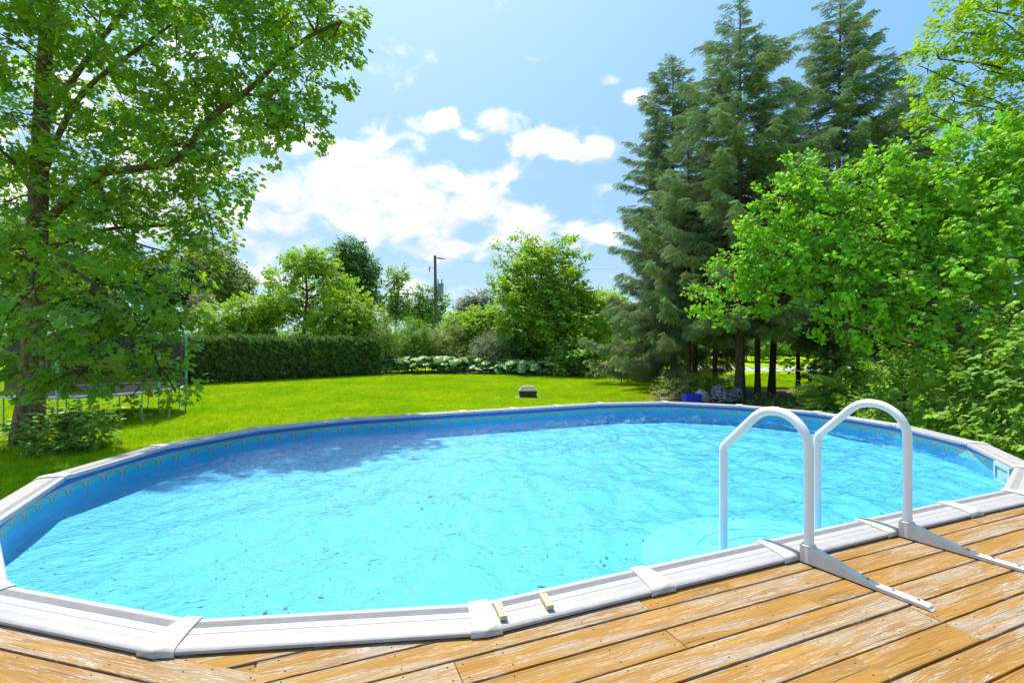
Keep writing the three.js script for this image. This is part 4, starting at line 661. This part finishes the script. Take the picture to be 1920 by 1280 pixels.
// ------------------------------------------------------------------ fire box on the lawn
{
  const z = 20.3, o = thing('fire_pit', 'dark square fire pit with sloped mesh lid alone on the lawn', 'fire pit', [gx(990, z), 0, -z - .35], .03);
  const dk = std(rgb(.035, .022, .018), { roughness: .6 }), lid = std(rgb(.26, .22, .17), { roughness: .7 }), stone = std(rgb(.42, .40, .36), { roughness: .9, map: speck });
  part(o, 'slab', box(1.02, .04, .95, 0, .02, 0), stone);
  part(o, 'bowl', merge([box(.70, .22, .03, 0, .20, .335), box(.70, .22, .03, 0, .20, -.335), box(.03, .22, .64, .335, .20, 0), box(.03, .22, .64, -.335, .20, 0), box(.64, .02, .64, 0, .11, 0)]), dk);
  for (const [x, w] of [[-.3, 1], [.3, 1]]) for (const zz of [-.3, .3]) part(o, 'foot', box(.06, .055, .06, x, .0675, zz), dk);
  part(o, 'rim', merge([box(.76, .025, .06, 0, .322, .35), box(.76, .025, .06, 0, .322, -.35), box(.06, .025, .64, .35, .322, 0), box(.06, .025, .64, -.35, .322, 0)]), std(rgb(.22, .18, .15), { roughness: .5 }));
  const s = .33, q = .22, y0 = .336, y1 = .47, c = (x, z2, y) => V3(x, y, z2); const bars = [];
  for (const sx of [-1, 1]) for (const sz of [-1, 1]) bars.push(tube([c(sx * s, sz * s, y0), c(sx * q, sz * q, y1)], .012, 6));
  for (const [x0, z0, x1, z1] of [[-q, -q, q, -q], [q, -q, q, q], [q, q, -q, q], [-q, q, -q, -q]]) bars.push(tube([c(x0, z0, y1), c(x1, z1, y1)], .012, 6));
  part(o, 'lid_frame', merge(bars), std(rgb(.30, .27, .24), { roughness: .5 }));
  const pos = []; const quad = (a, b, d, e) => { for (const v of [a, b, d, a, d, e]) pos.push(v.x, v.y, v.z); };
  for (let k = 0; k < 4; k++) { const rot = (x, z2, y) => V3(x, y, z2).applyAxisAngle(V3(0, 1, 0), k * Math.PI / 2); quad(rot(-s, s, y0), rot(s, s, y0), rot(q, q, y1), rot(-q, q, y1)); } quad(V3(-q, y1, q), V3(q, y1, q), V3(q, y1, -q), V3(-q, y1, -q));
  part(o, 'mesh_lid', geoOf(pos), new THREE.MeshStandardMaterial({ color: lid.color, roughness: .7, side: THREE.DoubleSide }));
}
// ------------------------------------------------------------------ dumped things by the spruces
{
  const blob = (seed, sx, sy, sz, crease) => { const g = new THREE.IcosahedronGeometry(1, 5), p = g.attributes.position; for (let i = 0; i < p.count; i++) { const v = V3().fromBufferAttribute(p, i); const n = .16 * noise3(v.x * 1.7 + seed, v.y * 1.7, v.z * 1.7) + crease * Math.abs(noise3(v.x * 4 + seed, v.y * 5, v.z * 4)) + crease * .6 * noise3(v.x * 10, v.y * 11 + seed, v.z * 10); v.multiplyScalar(1 + n); p.setXYZ(i, v.x * sx, Math.max(-.96, v.y) * sy + sy * .96, v.z * sz); } g.computeVertexNormals(); const flat = g; return flat; };
  const z = 18.4;
  const bin = thing('recycling_bin', 'blue plastic recycling bin behind the pool by the spruces', 'bin', [gx(1297, z), 0, -z], .1), bm = std(rgb(.012, .045, .62), { roughness: .45 });
  const sh = new THREE.Shape(); sh.moveTo(-.29, -.19); sh.lineTo(.29, -.19); sh.lineTo(.29, .19); sh.lineTo(-.29, .19); sh.closePath();
  const wall = (w, x0, y0, turn) => box(w, .40, .014).rotateX(.07).rotateY(turn).translate(x0, .20, y0);
  part(bin, 'tub', merge([wall(.58, 0, .205, 0), wall(.58, 0, -.205, Math.PI), wall(.40, .295, 0, Math.PI / 2), wall(.40, -.295, 0, -Math.PI / 2), box(.56, .014, .39, 0, .012, 0)]), bm);
  part(bin, 'lip', merge([box(.66, .035, .03, 0, .40, .225), box(.66, .035, .03, 0, .40, -.225), box(.03, .035, .42, .315, .40, 0), box(.03, .035, .42, -.315, .40, 0)]), bm);
  for (const x of [-.2, -.07, .07, .2]) part(bin, 'rib', box(.02, .34, .014, x, .19, .215), bm);
  const clear = std(rgb(.50, .52, .50), { roughness: .35 }), grey = std(rgb(.20, .21, .25), { roughness: .35 });
  const spots = dataTex(256, 256, (u, v, o) => { const n = loopNoise(u, v, 14, 20, 71) + .7 * loopNoise(u, v, 34, 44, 72); const k = n > .25 ? 1 : n < -.2 ? 0 : .45; o[0] = toS(lerp(.02, .50, k)); o[1] = toS(lerp(.022, .49, k)); o[2] = toS(lerp(.03, .48, k)); }, true); spots.repeat.set(1.1, .8);
  const tarp = std(rgb(.8, .8, .85), { map: spots, roughness: .4 });
  const bag = (label, px, zz, sx, sy, sz, mat, seed, cr) => { const o = thing('plastic_bag', label, 'bag', [gx(px, zz), 0, -zz], 0, 'dumped bags by the spruces'); part(o, 'bag', blob(seed, sx, sy, sz, cr), mat); part(o, 'knot', new THREE.ConeGeometry(.05, .11, 7).translate(0, sy * 1.98, 0), mat); return o; };
  bag('whitish clear plastic bag next to the blue bin', 1316, 18.7, .24, .26, .24, clear, 3.1, .14);
  bag('large crumpled black and white tarpaulin bundle among the dumped bags', 1357, 18.6, .46, .27, .36, tarp, 7.7, .22);
  bag('grey plastic bag slumped on top behind the tarpaulin bundle', 1347, 19.2, .25, .34, .26, grey, 11.3, .16);
  bag('small grey and white bag against the thick spruce trunk', 1381, 18.9, .22, .30, .24, tarp, 15.9, .18);
  const br = thing('broken_branch', 'dead branches lying between the clear bag and the tarpaulin', 'branch', [gx(1330, 18.25), 0, -18.25]), wm = std(rgb(.14, .07, .05), { roughness: .9 });
  part(br, 'limb', tube(curvePts([V3(-.32, .62, -.1), V3(-.05, .36, 0), V3(.28, .02, .1)], 8), .022, 6), std(rgb(.30, .24, .17), { roughness: .9 }));
  for (const [a, b] of [[[.1, .02, 0], [.02, .62, -.12]], [[-.1, .02, .05], [.22, .55, 0]], [[.05, .02, -.1], [.16, .66, -.2]]]) part(br, 'twig', tube([V3(...a), V3(...b)], [.018, .008], 5), wm);
}
// ------------------------------------------------------------------ utility pole and lines
{
  const z = 45, o = thing('utility_pole', 'wooden utility pole with grey transformer in front of the sky', 'utility pole', [gx(817, z), 0, -z]), top = at(817, 479, z).y, Y = (py) => at(0, py, z).y, X = (px) => gx(px, z) - gx(817, z);
  const wood = std(rgb(1.0, .95, .75), { roughness: .95, map: barkTex }), grey = std(rgb(.24, .31, .32), { roughness: .5 }), dk = std(rgb(.06, .06, .06), { roughness: .6 });
  part(o, 'pole', tube([V3(X(818), 0, 0), V3(0, top * .5, 0), V3(X(815.5), top, 0)], [.17, .15, .12], 12), wood);
  const tr = part(o, 'transformer', merge([new THREE.CylinderGeometry(.29, .28, .86, 20).translate(X(826), Y(542), .1), new THREE.CylinderGeometry(.31, .31, .05, 20).translate(X(826), Y(532.5), .1)]), grey);
  for (const px of [821.5, 828.5]) part(tr, 'bushing', new THREE.LatheGeometry([[0, 0], [.05, 0], [.04, .08], [.06, .12], [.035, .18], [.05, .24], [.03, .32], [.05, .36], [0, .4]].map((p) => new THREE.Vector2(...p)), 10).translate(X(px), Y(531.5), .1), dk);
  part(tr, 'hanger', box(.4, .08, .06, X(821), Y(548), 0), dk);
  part(o, 'top_insulator', tube([V3(X(817), Y(483), 0), V3(X(824), Y(484), 0), V3(X(830), Y(485), 0), V3(X(836), Y(485.8), 0)], [.03, .07, .05, .02], 8), dk);
  const cut = part(o, 'fuse_cutout', tube(curvePts([V3(X(807), Y(499), 0), V3(X(804.5), Y(503), 0), V3(X(806), Y(509), 0)], 8), .05, 8), dk); part(cut, 'bracket', tube([V3(X(806), Y(503), 0), V3(X(815), Y(503), 0)], .025, 6), dk);
  part(o, 'lower_bracket', tube([V3(X(819), Y(561), .05), V3(X(825), Y(562.5), .1), V3(X(831), Y(561), .1)], [.04, .09, .05], 8), dk);
  for (const [px, a, b] of [[830.5, 536, 560], [835, 536, 556]]) part(o, 'drop_wire', tube([V3(X(px), Y(a), .12), V3(X(px + 1), Y((a + b) / 2), .14), V3(X(px - .5), Y(b), .1)], .012, 5), dk);
  const tagp = part(o, 'yellow_marker', new THREE.CylinderGeometry(.168, .17, .5, 12, 1, true, -.9, 1.8).translate(X(818), Y(611), .004), std(rgb(.45, .45, .03), { roughness: .6 }));
  const wire = (name, label, a, b, sag) => { const p = Array.from({ length: 17 }, (_, i) => { const t = i / 16, q = a.clone().lerp(b, t); q.y -= sag * 4 * t * (1 - t); return q; }); const m = part(scene, numbered(name), tube(p, .008, 5), std(rgb(.22, .22, .22), { roughness: .6 })); tag(m, label, 'wire'); };
  wire('power_line', 'thin wire running right from the top of the utility pole', at(836, 485.8, 45), at(1230, 500, 52), .5);
  wire('power_line', 'lower wire running right from below the transformer', at(831, 561, 45), at(1150, 566, 48), .35);
  wire('power_line', 'lower wire running left from the pole past the lime-green trees', at(816, 560, 45), at(300, 548, 42), .5);
}
// ------------------------------------------------------------------ ground details: grass, bare soil, gravel beyond the spruces
{
  const patch = (name, pts, y, mat) => { const sh = new THREE.Shape(pts.map(([x, z]) => new THREE.Vector2(x, z))), g = new THREE.ShapeGeometry(sh), p = g.attributes.position, uv = g.attributes.uv; for (let i = 0; i < p.count; i++) { const x = p.getX(i), z = p.getY(i); p.setXYZ(i, x, y, -z); uv.setXY(i, x, z); } g.computeVertexNormals(); return structure(name, g, mat); };
  const wob = (cx, cz, rx, rz, seed) => Array.from({ length: 40 }, (_, i) => { const a = i / 40 * 2 * Math.PI, k = 1 + .22 * noise2(Math.cos(a) * 2 + seed, Math.sin(a) * 2); return [cx + Math.cos(a) * rx * k, cz + Math.sin(a) * rz * k]; });
  const soil = dataTex(512, 512, (u, v, o) => { const k = clamp(.5 + .3 * loopNoise(u, v, 12, 12, 81) + .3 * loopNoise(u, v, 60, 60, 82)); o[0] = toS(lerp(.08, .22, k)); o[1] = toS(lerp(.065, .17, k)); o[2] = toS(lerp(.035, .10, k)); }, true); soil.repeat.set(.5, .5);
  patch('needle_litter', wob(11.5, 20, 6.5, 5.2, 3), .004, std(rgb(.9, .85, .8), { map: soil, roughness: 1 }));
  patch('soil_bed', wob(1.5, 35, 11, 2.3, 9), .004, std(rgb(.8, .75, .7), { map: soil, roughness: 1 }));
  patch('gravel_drive', [[14, 37], [40, 37], [46, 42], [15, 42]], .004, std(rgb(.42, .41, .39), { map: speck, roughness: 1 }));
  // grass
  const r = rngOf(2201), tri = []; for (let k = 0; k < 14; k++) { const a = r() * 6.28, d = .06 * Math.sqrt(r()), x = Math.cos(a) * d, z = Math.sin(a) * d, h = .035 + .035 * r(), b = r() * 6.28, w = .0052, lx = Math.cos(b + 1.3) * h * .5 * r(), lz = Math.sin(b + 1.3) * h * .5 * r(); tri.push(x + Math.cos(b) * w, 0, z + Math.sin(b) * w, x - Math.cos(b) * w, 0, z - Math.sin(b) * w, x + lx, h, z + lz); }
  const gm = leafMat(rgb(.48, .64, .004), { transmission: .4, clearcoat: 0, specularIntensity: .2 }), N = 200000, im = new THREE.InstancedMesh(geoOf(tri), gm, N), m = new THREE.Matrix4(), q = new THREE.Quaternion(), up = V3(0, 1, 0), c = new THREE.Color(); let n = 0;
  const inPool = (x, z) => { let k = false; for (let i = 0, j = NR - 1; i < NR; j = i++) { const a = outline[i], b = outline[j]; if ((a[1] > z) !== (b[1] > z) && x < (b[0] - a[0]) * (z - a[1]) / (b[1] - a[1]) + a[0]) k = !k; } return k; };
  while (n < N) {
    const z = 5.5 + Math.pow(r(), .8) * 28.5, x = lerp(-z * 1.12, z * .62, r()); if (inPool(x, z)) continue; if (x > gx(1215, z) + .6 * noise2(z, 4) && z < 24 && z > 10 && Math.hypot((x - 11.5) / 6.5, (z - 20) / 5.2) < 1.05) continue; if (z > 33.2 && x > -9) continue;
    const s = (.7 + .6 * r()) * (z > 20 ? 1.25 : 1); q.setFromAxisAngle(up, r() * 6.28); m.compose(V3(x, .001, -z), q, V3(s * 1.2, s, s * 1.2)); im.setMatrixAt(n, m);
    const t = clamp(.5 + .42 * noise2(x * .22, z * .30) + .30 * noise2(x * .9, z * 1.1)), w = .70 + .5 * r(), bare = smooth(.35, .8, noise2(x * .9 + 3, z * 1.3)) * smooth(3.2, .5, Math.hypot(x - gx(1200, 19), (z - 19.5) * 1.2)); c.setRGB(w * lerp(.74, 1.18, t) * (1 + .4 * bare), w * lerp(.90, 1.05, t) * (1 - .2 * bare), w * (1 + 2 * bare)); im.setColorAt(n++, c);
  }
  im.name = 'grass'; im.userData = { kind: 'stuff', label: 'short mown green grass covering the lawn', category: 'grass' }; im.castShadow = im.receiveShadow = true; scene.add(im);
  // specks of leaf litter lying on the pool floor
  const lg = leafGeo('oval', .1, .1), ln = 800, li = new THREE.InstancedMesh(lg, std(rgb(.10, .16, .12), { side: THREE.DoubleSide }), ln); let k = 0; const e = new THREE.Euler();
  while (k < ln) { const x = lerp(-4, 5.4, r()), z = lerp(2.2, 9, r()); if (!inPool(x, z) || !inPool(x + .3, z) || !inPool(x - .3, z) || !inPool(x, z - .35) || !inPool(x, z + .3)) continue; if (noise2(x * .6 + 5, z * .6) < -.1 && r() < .8) continue; e.set((r() - .5) * .4, r() * 6.28, (r() - .5) * .4); const s = .014 + .055 * r() * r() * r(); m.compose(V3(x, FLOOR + .006, -z), q.setFromEuler(e), V3(s, s, s * .8)); li.setMatrixAt(k++, m); }
  li.name = 'pool_litter'; li.userData = { kind: 'stuff', label: 'small dark leaf specks lying on the pool floor', category: 'leaf litter' }; li.castShadow = li.receiveShadow = true; scene.add(li);
}
renderer.render(scene, camera);
